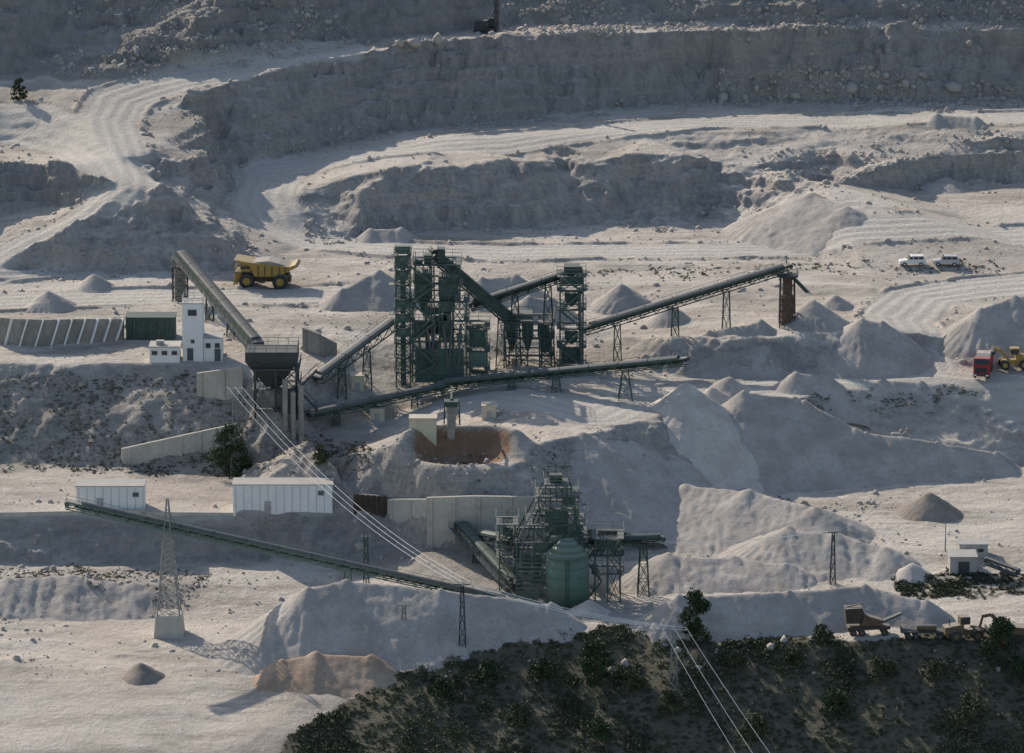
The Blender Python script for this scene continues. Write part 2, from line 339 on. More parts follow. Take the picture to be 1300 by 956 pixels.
class MB:
    def __init__(s): s.v=[];s.f=[]
    def add(s,vs,fs):
        n=len(s.v); s.v+= [tuple(v) for v in vs]; s.f+=[tuple(i+n for i in f) for f in fs]; return s
    def bx(s,x0,x1,y0,y1,z0,z1):
        return s.add([(x0,y0,z0),(x1,y0,z0),(x1,y1,z0),(x0,y1,z0),(x0,y0,z1),(x1,y0,z1),(x1,y1,z1),(x0,y1,z1)],[(3,2,1,0),(4,5,6,7),(0,1,5,4),(1,2,6,5),(2,3,7,6),(3,0,4,7)])
    def extr(s,prof,A,B,sd,up):
        n=len(prof); vs=[A+sd*a+up*b for a,b in prof]+[B+sd*a+up*b for a,b in prof]
        return s.add(vs,[tuple(range(n))[::-1],tuple(range(n,2*n))]+[(i,(i+1)%n,n+(i+1)%n,n+i) for i in range(n)])
    def beam(s,A,B,w=.15,h=None):
        A=Vector(A);B=Vector(B);d=B-A
        if d.length<1e-4: return s
        d.normalize(); sd=d.cross(Z)
        sd=Vector((1,0,0)) if sd.length<1e-3 else sd.normalized()
        up=sd.cross(d); h=h or w; a,b=w/2,h/2
        return s.extr([(-a,-b),(a,-b),(a,b),(-a,b)],A,B,sd,up)
    def cyl(s,A,B,r0,r1=None,n=12):
        A=Vector(A);B=Vector(B);d=(B-A).normalized(); r1=r0 if r1 is None else r1
        sd=d.cross(Z); sd=Vector((1,0,0)) if sd.length<1e-3 else sd.normalized(); up=sd.cross(d)
        vs=[];
        for P,r in ((A,r0),(B,r1)):
            for i in range(n):
                a=2*math.pi*i/n; vs.append(P+sd*math.cos(a)*r+up*math.sin(a)*r)
        return s.add(vs,[tuple(range(n))[::-1],tuple(range(n,2*n))]+[(i,(i+1)%n,n+(i+1)%n,n+i) for i in range(n)])
    def prism(s,pr,y0,y1):
        n=len(pr); vs=[(a,y0,b) for a,b in pr]+[(a,y1,b) for a,b in pr]
        return s.add(vs,[tuple(range(n)),tuple(range(n,2*n))[::-1]]+[(i,n+i,n+(i+1)%n,(i+1)%n) for i in range(n)])
    def tube(s,P,r,n=5):
        for a,b in zip(P[:-1],P[1:]): s.cyl(a,b,r,r,n)
        return s
    def build(s,name,m,parent=None,world=True,label=None,smooth=False):
        me=bpy.data.meshes.new(name); o_=rootloc(parent) if (parent and world) else Vector((0,0,0))
        me.from_pydata([(a-o_.x,b-o_.y,c-o_.z) for a,b,c in s.v],[],s.f); me.materials.append(M[m] if isinstance(m,str) else m)
        me.validate(); me.update()
        if smooth:
            for p in me.polygons: p.use_smooth=len(p.vertices)==4
        o=bpy.data.objects.new(name,me); link(o,parent)
        if label: o['label']=label
        return o
# ---------------------------------------------------------------- terrain objects
ridx=np.arange(H.size).reshape(H.shape)
quads=np.stack([ridx[:-1,:-1],ridx[:-1,1:],ridx[1:,1:],ridx[1:,:-1]],-1).reshape(-1,4)
Vall=np.stack([X,Y,H],-1).reshape(-1,3)
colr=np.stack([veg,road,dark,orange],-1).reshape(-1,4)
fU=U.reshape(-1)[quads].mean(1); fV=V.reshape(-1)[quads].mean(1); frd=road.reshape(-1)[quads].mean(1); fs=cliffM.reshape(-1)[quads].mean(1)
pit=inpoly(fU,fV,[(440,303),(400,240),(450,226),(540,207),(640,203),(760,200),(860,196),(960,214),(1040,228),(1040,262),(900,280),(740,286),(560,292)])
fg=inpoly(fU,fV,FG)
lab=np.zeros(len(quads),int); lab[fs>.5]=2; lab[pit]=3; lab[fg]=4; lab[frd>.5]=1
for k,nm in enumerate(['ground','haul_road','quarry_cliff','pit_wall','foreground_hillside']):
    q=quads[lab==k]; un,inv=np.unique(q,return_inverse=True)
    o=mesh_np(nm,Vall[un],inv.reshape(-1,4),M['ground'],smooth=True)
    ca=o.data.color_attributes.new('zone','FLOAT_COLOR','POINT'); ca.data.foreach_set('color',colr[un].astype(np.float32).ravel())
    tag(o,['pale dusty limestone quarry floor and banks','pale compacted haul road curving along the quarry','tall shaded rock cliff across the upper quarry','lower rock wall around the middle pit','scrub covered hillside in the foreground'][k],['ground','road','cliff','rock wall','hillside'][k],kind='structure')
# ---------------------------------------------------------------- heaps
def heap(label,spine,mt,slope=.68,group=None,seed=1,name='gravel_heap',gul=.07,rg=.09):
    W=[]
    for u,vp,vb in spine:
        P=G(u,vb); lo,hi=.2,40
        for _ in range(40):
            h=(lo+hi)/2
            if proj(P.x,P.y+h/slope,P.z+h)[1]>vp: lo=h
            else: hi=h
        W.append((Xof(u,P.y+h/slope,P.z+h),P.y+h/slope,P.z+h,h))
    R_=max(w[3] for w in W)/slope*1.35+2
    x=np.arange(min(w[0] for w in W)-R_,max(w[0] for w in W)+R_,.34); y=np.arange(min(w[1] for w in W)-R_,max(w[1] for w in W)+R_,.34)
    A,B=np.meshgrid(x,y); S=np.full(A.shape,-1e3)
    sg=list(zip(W[:-1],W[1:])) or [(W[0],W[0])]
    A2=A+.5*fbm(A/4,B/4,seed+3,4); B2=B+.5*fbm(A/4,B/4,seed+9,4)
    for a,b in sg:
        dx,dy=b[0]-a[0],b[1]-a[1]; t=np.clip(((A2-a[0])*dx+(B2-a[1])*dy)/max(1e-6,dx*dx+dy*dy),0,1)
        d=np.hypot(A2-a[0]-t*dx,B2-a[1]-t*dy); d=np.sqrt(d*d+.05)-.2
        S=np.maximum(S,a[2]+(b[2]-a[2])*t-slope*d)
        if a is not b:
            for e in (a,b): S=np.maximum(S,e[2]+.4-slope*1.08*np.hypot(A2-e[0],B2-e[1]))
    ang=np.arctan2(B-W[0][1],A-W[0][0])
    S=S+.16*fbm(A/4,B/4,seed,5)+.07*fbm(A/.9,B/.9,seed+5,2)+rg*(1-2*np.abs(fbm(A/1.3,B/5.5,seed+21,4)))+gul*np.sin(ang*29+3*fbm(A/3,B/3,seed+2,2))*np.clip((W[0][2]-S)/3,0,1)
    ht=hg(A,B); S=np.where(S<ht,ht-(ht-S)*.5-.02,S); ok=S>ht-.5
    ri=np.arange(A.size).reshape(A.shape); q=np.stack([ri[:-1,:-1],ri[:-1,1:],ri[1:,1:],ri[1:,:-1]],-1).reshape(-1,4)
    q=q[ok.reshape(-1)[q].any(1)]; un,inv=np.unique(q,return_inverse=True)
    o=mesh_np(name,np.stack([A,B,S],-1).reshape(-1,3)[un],inv.reshape(-1,4),M[mt],smooth=True)
    return tag(o,label,'gravel heap',group)
HP=[('small dark brown gravel cone alone on the pale floor at the right',[(1180,625,662)],'h_brown'),
('wide grey gravel heap on the middle quarry floor right of the pit',[(985,264,290),(1030,246,290),(1075,264,288)],'h_grey'),
('small pale gravel heap at the far right beyond the wide grey heap',[(1200,225,246)],'h_grey'),
('tall gravel cone under the rusty discharge column on the bench',[(1032,380,476)],'h_grey'),
('low gravel heap just behind the cone by the discharge column',[(1062,374,395)],'h_grey'),
('large grey gravel heap behind the red truck at the right edge',[(1245,393,466),(1290,376,464),(1345,378,464)],'h_grey'),
('tall pale gravel heap with sharp peak right of the steel trestle',[(872,487,614),(905,510,614)],'h_pale'),
('gravel ridge leaning on the right side of the tall peaked heap',[(945,498,622),(1010,506,622)],'h_grey'),
('sloping gravel ridge descending right toward the lower floor',[(1020,510,622),(1085,545,618)],'h_grey'),
('long low gravel ridge at the edge of the lower right floor',[(1100,550,616),(1190,562,612),(1265,575,605)],'h_grey'),
('low gravel heap behind the tall peaked heap',[(925,478,508)],'h_grey'),
('rounded gravel heap on the terrace above the scrubby bank at right',[(1010,474,500),(1050,478,500)],'h_grey'),
('low gravel heap on the terrace to the lower left of the red truck',[(1120,482,500),(1170,486,502)],'h_grey'),
('gravel heap behind the plant, left of the elevator tower',[(435,368,396),(482,344,396)],'h_grey'),
('gravel heap behind the plant between the two steel towers',[(612,354,396),(655,350,396)],'h_grey'),
('low gravel heap behind the screen house, right of the steep gallery',[(672,378,412),(700,380,412)],'h_grey'),
('gravel heap just right of the transfer tower behind the conveyor',[(790,360,400)],'h_grey'),
('low gravel heap under the middle of the long right conveyor',[(850,388,415)],'h_grey'),
('huge pale gravel heap at the lower left below the long conveyor',[(390,748,866),(440,738,862),(560,750,838),(700,768,812)],'h_grey'),
('small brown gravel heap at the bottom left edge of the floor',[(180,842,868)],'h_brown'),
('orange tan gravel mound at the foot of the huge pale heap',[(360,840,878),(400,830,880),(470,834,878)],'h_tan'),
('broad pale gravel heap behind the dark pine at the lower right',[(862,757,815),(1000,752,808),(1100,745,799),(1175,764,799)],'h_grey'),
('small gravel heap on the left terrace below the haul road',[(62,368,398)],'h_grey'),
('gravel mound in front of the plant above the lower tower',[(740,552,632),(800,562,630),(850,578,626)],'h_grey'),
('gravel heap on the terrace left of the dump truck',[(120,348,372)],'h_grey'),
('gravel heap at the right end of the bench left of the track',[(1092,406,480),(1122,410,480)],'h_grey'),
('gravel heap at the left end of the bench below the conveyor',[(900,422,480),(965,408,480)],'h_grey'),
('small pale gravel heap beside the grey shed at lower right',[(1160,715,742)],'h_pale'),
('low pale gravel heap on the far pit floor at the left end',[(470,292,308),(510,290,306)],'h_grey'),
('small gravel heap between the long conveyor trestle and the tall heap',[(905,492,520)],'h_pale'),
('eroded spoil bank below the tall peaked heap above the pale floor',[(870,618,690),(950,624,700),(1035,646,708)],'h_grey'),
('low spoil bank left of the small dark brown cone',[(1000,672,736),(1060,680,736),(1125,698,735)],'h_grey'),
('spoil bank right of the green gallery trestle',[(850,706,752),(930,710,750),(1000,718,750)],'h_grey'),
('small pale gravel heap at the foot of the green silo',[(748,762,783)],'h_pale'),
('small pale gravel heap left of the green silo base',[(668,766,784)],'h_pale'),
('low gravel heap on the upper quarry floor near the cliff foot',[(1190,146,160),(1240,150,164)],'h_grey'),
('low stepped spoil bank at the left edge below the long conveyor',[(10,736,784),(90,732,786),(170,744,786)],'h_grey'),
]
for i,(l,s,m_) in enumerate(HP): heap(l,s,m_,seed=10+i*3,slope=.42 if ('wide' in l or 'spoil' in l) else .55 if 'mound' in l else .68,rg=.20 if 'spoil' in l else .09)
# ---------------------------------------------------------------- scatter
sl_=(slice(iy0,iy0+ny),slice(ix0,ix0+nx))
def scatter_idx(w,n):
    w=w[sl_].copy(); u=U[sl_]; v=V[sl_]
    w[(u<-25)|(u>1325)|(v<-15)|(v>975)]=0
    p=w.reshape(-1); p=p/p.sum(); id_=rng.choice(p.size,n,p=p)
    xx=X[sl_].reshape(-1)[id_]+rng.uniform(-.2,.2,n); yy=Y[sl_].reshape(-1)[id_]+rng.uniform(-.2,.2,n)
    return np.stack([xx,yy,hg(xx,yy)],-1)
def leafquads(C,rad,k,sz):
    n=len(C); d=rng.normal(size=(n,k,3)); d/=np.linalg.norm(d,axis=2,keepdims=True); d[:,:,2]=abs(d[:,:,2])
    c=C[:,None,:]+d*rad[:,None,None]*rng.uniform(.35,1,(n,k,1))*np.array([1,1,.7])
    c=c.reshape(-1,3); a=rng.normal(size=c.shape); a/=np.linalg.norm(a,axis=1,keepdims=True); b=rng.normal(size=c.shape); b=np.cross(a,b); b/=np.linalg.norm(b,axis=1,keepdims=True)
    s=(sz*np.clip(np.repeat(rad/rad.mean(),k),.5,1.6))[:,None]*rng.uniform(.6,1.3,(n*k,1))
    Vt=np.stack([c-a*s-b*s*.6,c+a*s-b*s*.6,c+a*s+b*s*.6,c-a*s+b*s*.6],1).reshape(-1,3)
    return Vt,np.arange(len(Vt)).reshape(-1,4)
vb=np.clip(fbm(X/3.5,Y/5,91,4)*1.8+.6,0.06,1); vl=np.clip(fbm(X/9,Y/14,97,4)*3.2+.35,0.02,1)
fgm=inpoly(Un,Vn,FG)|inpoly(Un,Vn,VZ[5][0])
C=scatter_idx(veg*vb*(~fgm),3600); Vt,Fq=leafquads(C,rng.uniform(.1,.42,len(C))*(1+.9*(rng.random(len(C))>.95)),14,.075)
tag(mesh_np('dry_scrub',Vt,Fq,M['leaf2']),'dry grey green scrub speckling the quarry banks','scrub',kind='stuff')
C=scatter_idx(fgm*(.15+vl*vb),8500); rad=rng.uniform(.14,.5,len(C))*(1+1.8*rng.random(len(C))**7); Vt,Fq=leafquads(C,rad,26,.085)
tag(mesh_np('hillside_scrub',Vt,Fq,M['leaf3']),'olive scrub over the foreground hillside','scrub',kind='stuff')
t=(1+5**.5)/2
ico=np.array([(-1,t,0),(1,t,0),(-1,-t,0),(1,-t,0),(0,-1,t),(0,1,t),(0,-1,-t),(0,1,-t),(t,0,-1),(t,0,1),(-t,0,-1),(-t,0,1)])/1.9
icf=np.array([(0,11,5),(0,5,1),(0,1,7),(0,7,10),(0,10,11),(1,5,9),(5,11,4),(11,10,2),(10,7,6),(7,1,8),(3,9,4),(3,4,2),(3,2,6),(3,6,8),(3,8,9),(4,9,5),(2,4,11),(6,2,10),(8,6,7),(9,8,1)])
def rocks(C,s):
    n=len(C); V0=ico[None]*rng.uniform(.6,1.25,(n,12,1))*rng.uniform(.65,1.25,(n,1,3)); V0=V0*s[:,None,None]+C[:,None,:]
    return V0.reshape(-1,3),(icf[None]+12*np.arange(n)[:,None,None]).reshape(-1,3)
rk=np.zeros(U.shape)
for poly,w in [([(640,-30),(1400,-30),(1400,31),(640,33)],1),([(60,100),(90,-20),(400,-20),(450,50),(370,70),(200,97)],.8),([(880,88),(1200,88),(1300,100),(1300,137),(880,138)],3.0),
   ([(395,280),(540,280),(560,305),(400,315)],.9),([(210,140),(250,120),(290,212),(250,230)],.8),([(500,45),(640,35),(640,46),(500,62)],.9),([(640,33),(1400,30),(1400,40),(640,43)],.9),([(440,300),(1040,255),(1040,270),(740,292),(450,308)],.9),
   ([(290,185),(500,150),(900,118),(900,134),(500,172),(290,214)],.9),([(960,190),(1300,165),(1300,225),(960,240)],.4),([(180,300),(326,300),(330,350),(40,350)],.5),([(470,560),(540,556),(640,594),(700,620),(470,628)],.2),([(850,610),(1130,640),(1150,730),(860,750)],.2),([(-80,720),(250,720),(250,785),(-80,785)],.25)]:
    rk=np.maximum(rk,w*inpoly(Un,Vn,poly))
rk=np.maximum(rk,.25*(abs(rdist-6.6)<.8)*(V<420)); rk=np.maximum(rk,.035*(V<860)*(road<.1)); rk*=np.clip(fbm(X/5,Y/5,191,3)*2.5+.7,.05,1)
C=scatter_idx(rk,16000); s=rng.uniform(.09,.25,len(C))*(1+2.6*rng.random(len(C))**6); Vt,Fq=rocks(C,s)
tag(mesh_np('rock_rubble',Vt,Fq,M['rock']),'loose limestone rubble strewn along the upper slopes and cliff foot','rubble',kind='stuff')
BL=[('largest pale boulder on the cliff edge near the top centre',527,60,1.8),('pale boulder on the cliff edge left of the largest boulder',508,63,1.1),('boulder right of the largest boulder on the cliff edge',556,56,1.0),
('boulder among the rubble at the right cliff foot, leftmost',918,128,1.3),('boulder at the right cliff foot, second from left',960,122,1.0),('boulder at the right cliff foot, third from left',1010,126,1.2),
('boulder at the right cliff foot, fourth from left',1080,118,1.3),('boulder at the right cliff foot, fifth from left',1150,112,1.2),('boulder at the right cliff foot, rightmost',1210,118,1.5)]
for l,u,v,s in BL:
    p=G(u,v); Vt,Fq=rocks(np.array([[0,0,s*.3]]),np.array([s])); o=mesh_np('boulder',Vt,Fq,M['rock']); o.location=p; tag(o,l,'boulder')
# ---------------------------------------------------------------- structure helpers
def lattice(mb,cx,cy,w0,w1,z0,z1,n,leg=.16,br=.09,d0=None,d1=None):
    d0=d0 or w0; d1=d1 or w1
    def C(k):
        t=k/n; w=(w0+(w1-w0)*t)/2; d=(d0+(d1-d0)*t)/2; z=z0+(z1-z0)*t
        return [Vector((cx-w,cy-d,z)),Vector((cx+w,cy-d,z)),Vector((cx+w,cy+d,z)),Vector((cx-w,cy+d,z))]
    for k in range(n):
        a,b=C(k),C(k+1)
        for i in range(4):
            j=(i+1)%4
            mb.beam(a[i],b[i],leg); mb.beam(b[i],b[j],br); mb.beam(a[i],b[j],br)
            mb.beam(a[j],b[i],br)
def rail(mb,x0,x1,y0,y1,z,h=1.1,w=.06):
    c=[(x0,y0),(x1,y0),(x1,y1),(x0,y1)]
    for i in range(4):
        a,b=c[i],c[(i+1)%4]
        for hh in (h*.5,h): mb.beam((*a,z+hh),(*b,z+hh),w)
        n=max(1,int(math.dist(a,b)/1.5))
        for k in range(n): q=(a[0]+(b[0]-a[0])*k/n,a[1]+(b[1]-a[1])*k/n); mb.beam((*q,z),(*q,z+h),w)
def ftower(T,x0,x1,y0,y1,zs,m='green',leg=.22,br=.10,floors=True,nxb=1,over=.5,brace=True,pan=0,pm='green'):
    xs=[x0+(x1-x0)*i/nxb for i in range(nxb+1)]
    for x in xs:
        for y in (y0,y1): MB().beam((x,y,zs[0]-1),(x,y,zs[-1]),leg).build('leg',m,T)
    b=MB()
    for a,c in zip(zs[:-1],zs[1:]):
        for y in (y0,y1):
            b.beam((x0,y,c),(x1,y,c),.17)
            if brace:
                for i,(p,q) in enumerate(zip(xs[:-1],xs[1:])):
                    if (i+nxb)%2: b.beam((q,y,a),(p,y,c),br); b.beam((p,y,a),(q,y,c),br)
        for x in (x0,x1):
            b.beam((x,y0,c),(x,y1,c),.17)
            if brace: b.beam((x,y0,a),(x,y1,c),br); b.beam((x,y1,a),(x,y0,c),br)
    b.build('bracing',m,T)
    if pan:
        for a,c in zip(zs[:-1],zs[1:]):
            for p,q in zip(xs[:-1],xs[1:]):
                if random.random()<pan:
                    o=.16; lo=a+(c-a)*random.choice([.2,.35,.5]); hi=c-.15
                    s=MB().bx(p+.15,q-.15,y0+o,y0+o+.05,lo,hi); k=p+.5
                    while k<q-.3: s.bx(k,k+.08,y0+o-.06,y0+o+.01,lo,hi); k+=.8
                    s.build('wall_panel',pm,T)
    if floors:
        for z in zs[1:]:
            f=MB(); X0,X1,Y0,Y1=x0-over,x1+over,y0-over,y1+over; t_=min(.9,(X1-X0)*.25,(Y1-Y0)*.25)
            f.bx(X0,X1,Y0,Y0+t_,z+.1,z+.17).bx(X0,X1,Y1-t_,Y1,z+.1,z+.17).bx(X0,X0+t_,Y0+t_,Y1-t_,z+.1,z+.17).bx(X1-t_,X1,Y0+t_,Y1-t_,z+.1,z+.17)
            f=f.build('platform','grey',T)
            r=MB(); rail(r,x0-over,x1+over,y0-over,y1+over,z+.17); r.build('railing',m,f)
def stairs(T,x0,x1,y,zs,m='green'):
    for k,(a,b) in enumerate(zip(zs[:-1],zs[1:])):
        p,q=((x0,x1) if k%2==0 else (x1,x0)); s=MB()
        for dy in (0,.8): s.beam((p,y-dy,a+.2),(q,y-dy,b+.2),.1,.22); s.beam((p,y-dy,a+1.2),(q,y-dy,b+1.2),.055)
        for i in range(9):
            t=(i+.5)/9; s.bx(p+(q-p)*t-.15,p+(q-p)*t+.15,y-.8,y,a+.2+(b-a)*t,a+.25+(b-a)*t)
        s.build('staircase',m,T)
def hopper(T,cx,cy,w,d,z0,z1,zc,m='dgreen',name='hopper'):
    s=MB(); s.bx(cx-w/2,cx+w/2,cy-d/2,cy+d/2,zc,z1); k=.25
    a=[(cx-w/2,cy-d/2,zc-.003),(cx+w/2,cy-d/2,zc-.003),(cx+w/2,cy+d/2,zc-.003),(cx-w/2,cy+d/2,zc-.003)]
    b=[(cx-w/2*k,cy-d/2*k,z0),(cx+w/2*k,cy-d/2*k,z0),(cx+w/2*k,cy+d/2*k,z0),(cx-w/2*k,cy+d/2*k,z0)]
    s.add(b+a,[(3,2,1,0),(4,5,6,7),(0,1,5,4),(1,2,6,5),(2,3,7,6),(3,0,4,7)])
    for i in range(int(w/.8)+1):
        x=cx-w/2+i*w/int(w/.8+1); s.bx(x-.05,x+.05,cy-d/2-.1,cy-d/2-.003,zc,z1)
    return s.build(name,m,T)
def cladding(T,x0,x1,y,z0,z1,m='green',pitch=.55,name='slatted_cladding',solid=True):
    s=MB(); z=z0
    while z<z1-.1: s.bx(x0,x1,y-.1,y,z,z+pitch*.5); z+=pitch
    if solid: s.bx(x0+.1,x1-.1,y+.003,y+.06,z0,z1)
    return s.build(name,m,T)
def conveyor(label,A,B,w=1.5,d=1.2,hood='pale',m='green',sup=(),walk=-1,name='conveyor',spread=.1):
    T=thing(name,label,'conveyor',A); dr=(B-A); L=dr.length; dr.normalize(); sd=dr.cross(Z).normalized(); up=sd.cross(dr); n=max(2,int(L/2.2))
    tr=MB()
    for s in (-1,1):
        for h in (-1,1): tr.beam(A+sd*s*w/2+up*h*d/2,B+sd*s*w/2+up*h*d/2,.15)
        for k in range(n):
            a=A+dr*L*k/n; b=A+dr*L*(k+1)/n
            tr.beam(a+sd*s*w/2-up*d/2,a+sd*s*w/2+up*d/2,.1); tr.beam(a+sd*s*w/2-up*d/2,b+sd*s*w/2+up*d/2,.1)
    for k in range(0,n,2): a=A+dr*L*k/n; tr.beam(a-sd*w/2-up*d/2,a+sd*w/2-up*d/2,.1)
    tr.build('truss',m,T)
    MB().extr([(-w*.42,d/2+.08),(-w*.2,d/2-.02),(w*.2,d/2-.02),(w*.42,d/2+.08),(w*.42,d/2+.16),(-w*.42,d/2+.16)],A,B,sd,up).build('belt','belt',T)
    for P in (A,B): MB().cyl(P-sd*w*.5+up*(d/2-.2),P+sd*w*.5+up*(d/2-.2),.35,n=10).build('pulley','steel',T)
    if hood:
        hd=MB(); nb=max(1,int(L/5))
        for k in range(nb):
            hd.extr([(-w*.52,d/2+.1),(-w*.52,d/2+.3),(-w*.3,d/2+.5),(0,d/2+.58),(w*.3,d/2+.5),(w*.52,d/2+.3),(w*.52,d/2+.1),(w*.48,d/2+.1),(w*.28,d/2+.45),(0,d/2+.52),(-w*.28,d/2+.45),(-w*.48,d/2+.1)],A+dr*(L*(.03+.94*k/nb)+.06),B-dr*(L*(.03+.94*(nb-1-k)/nb)+.06),sd,up)
        hd.build('belt_cover',hood,T)
        MB().extr([(-w*.5-.12,-d/2+.15),(-w*.5-.1,-d/2+.15),(-w*.5-.1,d/2-.1),(-w*.5-.12,d/2-.1)],A+dr*L*.02,B-dr*L*.02,sd,up).build('side_sheet','dgreen',T)
    if walk:
        o=sd*walk*(w/2+.45); wk=MB().beam(A+o-up*d*.1,B+o-up*d*.1,.7,.08).build('walkway','grey',T); r=MB()
        for h in (.55,1.05): r.beam(A+o*1.35+up*h,B+o*1.35+up*h,.05)
        for k in range(n+1): a=A+dr*L*k/n; r.beam(a+o*1.35-up*d*.1,a+o*1.35+up*1.05,.05)
        r.build('handrail',m,wk)
    for t in sup:
        p=A+dr*L*t-Z*(d/2+.1); gz=hz(p.x,p.y)-.5; hh=p.z-gz
        if hh<1: continue
        tb=MB(); lattice(tb,p.x,p.y,.9+hh*spread,.9,gz,p.z,max(2,int(hh/2.6)),.15,.08,d0=1.2+hh*spread*1.3,d1=w); tb.build('trestle',m,T)
    return T
# ---------------------------------------------------------------- main plant
b0=G(570,498); YM=b0.y+1.5
def fr(u,v,y): return PY(u,v,y)
x0=fr(503,490,YM).x; x1=fr(521,490,YM).x; zb=hz(x0,YM); zt=fr(512,326,YM).z
T=thing('elevator_tower','slender dark green lattice tower at the left of the steel plant','tower',((x0+x1)/2,YM+1,zb))
zs=[zb+(zt-zb)*i/9 for i in range(10)]; ftower(T,x0,x1,YM,YM+2.6,zs,'green',.2,.1,over=.25,pan=.15,pm='lgreen')
MB().bx(x0+.7,x1-.7,YM+.9,YM+1.7,zb,zt-.5).build('elevator_shaft','green',T)
MB().bx(x0-.1,x1+.1,YM+.3,YM+2.3,zt+.5,zt+1.6).build('head_housing','green',T)
for i in (2,5,7): MB().bx(x0-1.1,x0-.3,YM-.2,YM+1.8,zs[i]+.1,zs[i]+.2).build('side_landing','green',T)
x0=fr(524,490,YM).x; x1=fr(592,490,YM).x; zb=hz(0,YM); D1=9
T=thing('screening_tower','large dark green steel screening tower with hoppers at the plant centre','tower',((x0+x1)/2,YM+4,zb))
zs=[fr(560,v,YM).z for v in (490,462,434,408,384,362,338)]; zs[0]=zb
ftower(T,x0,x1,YM,YM+D1,zs[:5],'green',.25,.12,nxb=4,pan=.25,pm='green')
xm=x0+(x1-x0)*.88; ftower(T,x0+.4,xm,YM+.6,YM+D1-2,zs[4:],'green',.21,.11,nxb=3,over=.3,pan=.12,pm='lgreen')
stairs(T,x0-.2,x0+3.6,YM-.9,zs)
for i,(ua,ub,vt,vc,vb_) in enumerate([(527,548,348,374,398),(557,581,352,378,402)]):
    a=fr(ua,400,YM).x; b=fr(ub,400,YM).x; hopper(T,(a+b)/2,YM+2.3,b-a,3.4,fr(560,vb_,YM).z,fr(560,vt,YM).z,fr(560,vc,YM).z,'green')
for ua,vt in ((531,332),(543,326),(560,318)):
    a=fr(ua,vt,YM); MB().bx(a.x-.6,a.x+.6,YM+1,YM+3,zs[-1]+.2,a.z).build('screen_housing','dgreen',T)
for ua,vt in ((548,316),(556,314),(575,330),(527,322)):
    a=fr(ua,vt,YM); MB().beam((a.x,YM+1.5,zs[-1]),(a.x,YM+1.5,a.z),.1).build('post','dgreen',T)
cladding(T,x0+.3,x1-.3,YM-.25,fr(560,485,YM).z,fr(560,442,YM).z,'green',.7)
MB().bx(x0+1.6,x1-2.4,YM+2,YM+D1-2,zs[2]+.8,zs[3]-.6).build('vibrating_screen','dgreen',T)
MB().prism([(x0+1.6,zs[3]+.5),(x1-1.8,zs[3]+1.2),(x1-1.8,zs[3]+2.2),(x0+1.6,zs[3]+1.6)],YM+1.6,YM+D1-3).build('vibrating_screen','lgreen',T)
for ua in (530,541,552,563,574,585):
    a=fr(ua,430,YM); MB().cyl((a.x,YM-.5,zs[3]-.3),(a.x+random.uniform(-1.3,1.3),YM-.4,zs[1]+random.uniform(-1,1)),.22).build('chute','grey',T)
for k in range(9):
    z=random.choice(zs[1:6])+.2; x=random.uniform(x0,x1-1); MB().bx(x,x+random.uniform(.6,1.3),YM-.3,YM+.5,z,z+random.uniform(.5,1.2)).build('motor_box',random.choice(['lgreen','grey','dgreen']),T)
pp=MB()
for ua in (548,551): a=fr(ua,330,YM); pp.cyl((a.x,YM-.3,zs[2]),(a.x,YM-.3,a.z),.11,n=6)
pp.build('pipe','grey',T)
xa=fr(594,490,YM).x; xb=fr(618,490,YM).x; zs2=[zb]+[fr(600,v,YM).z for v in (472,448,420)]
T=thing('screening_annex','low green slatted steel annex on the right of the large screening tower','annex',((xa+xb)/2,YM+3,zb))
ftower(T,xa+.3,xb,YM+.5,YM+7,zs2,'green',.22,.11,nxb=1,pan=.3); cladding(T,xa+.4,xb-.1,YM+.3,zs2[0]+1.4,zs2[2],'lgreen')
hopper(T,(xa+xb)/2,YM+4,2.2,3,zs2[2]+.3,zs2[3]-.1,zs2[2]+1.5)
ys=G(670,470).y+3; xa=fr(640,470,ys).x; xb=fr(700,470,ys).x; zb2=hz((xa+xb)/2,ys)
T=thing('screen_house','squat dark green screen house between the two steel towers','screen house',((xa+xb)/2,ys+3,zb2))
zz=[zb2]+[fr(670,v,ys).z for v in (452,430,410)]; ftower(T,xa,xb,ys,ys+6,zz,'green',.22,.12,nxb=4,pan=.2)
for i in range(3):
    w=(xb-xa)/3; hopper(T,xa+w*(i+.5),ys+2.5,w*.72,3.4,zz[1]+.4,zz[3]-.4,zz[2]+.3,'green')
MB().bx(xa+.8,xb-3,ys+1,ys+4.4,zz[3]+.3,zz[3]+1.2).build('screen_deck','grey',T)
yt=ys-1; xa=fr(711,490,yt).x; xb=fr(740,490,yt).x; zb3=hz((xa+xb)/2,yt)
T=thing('transfer_tower','dark green open lattice transfer tower right of the plant centre','tower',((xa+xb)/2,yt+2,zb3))
zs3=[zb3]+[fr(725,v,yt).z for v in (466,442,418,394,370,352)]
ftower(T,xa,xb,yt,yt+4.5,zs3,'green',.22,.11,pan=.2,pm='green'); stairs(T,xa,xb,yt-.7,zs3)
for k in (2,4): hopper(T,(xa+xb)/2,yt+2,2.1,2.2,zs3[k]+.3,zs3[k+1]-.5,zs3[k]+1.3,'green')
MB().bx(xa+.6,xb-.6,yt+.8,yt+3.4,zs3[-1]+.3,zs3[-1]+1.5).build('head_housing','dgreen',T)
MB().cyl((xb-.6,yt-.3,zs3[5]),(xb-.3,yt-.3,zs3[1]),.28).build('chute','grey',T)
conveyor('steep dark covered gallery running down right from the screening tower top',fr(652,412,ys+2),fr(546,322,YM+3),2.0,1.5,'dgreen','dgreen',(.15,),walk=1)
conveyor('covered conveyor climbing right from the screening tower to the transfer tower top',fr(598,390,YM+7),fr(738,345,yt+2),1.6,1.1,'grey','dgreen',(.4,.7))
hb=G(999,414)
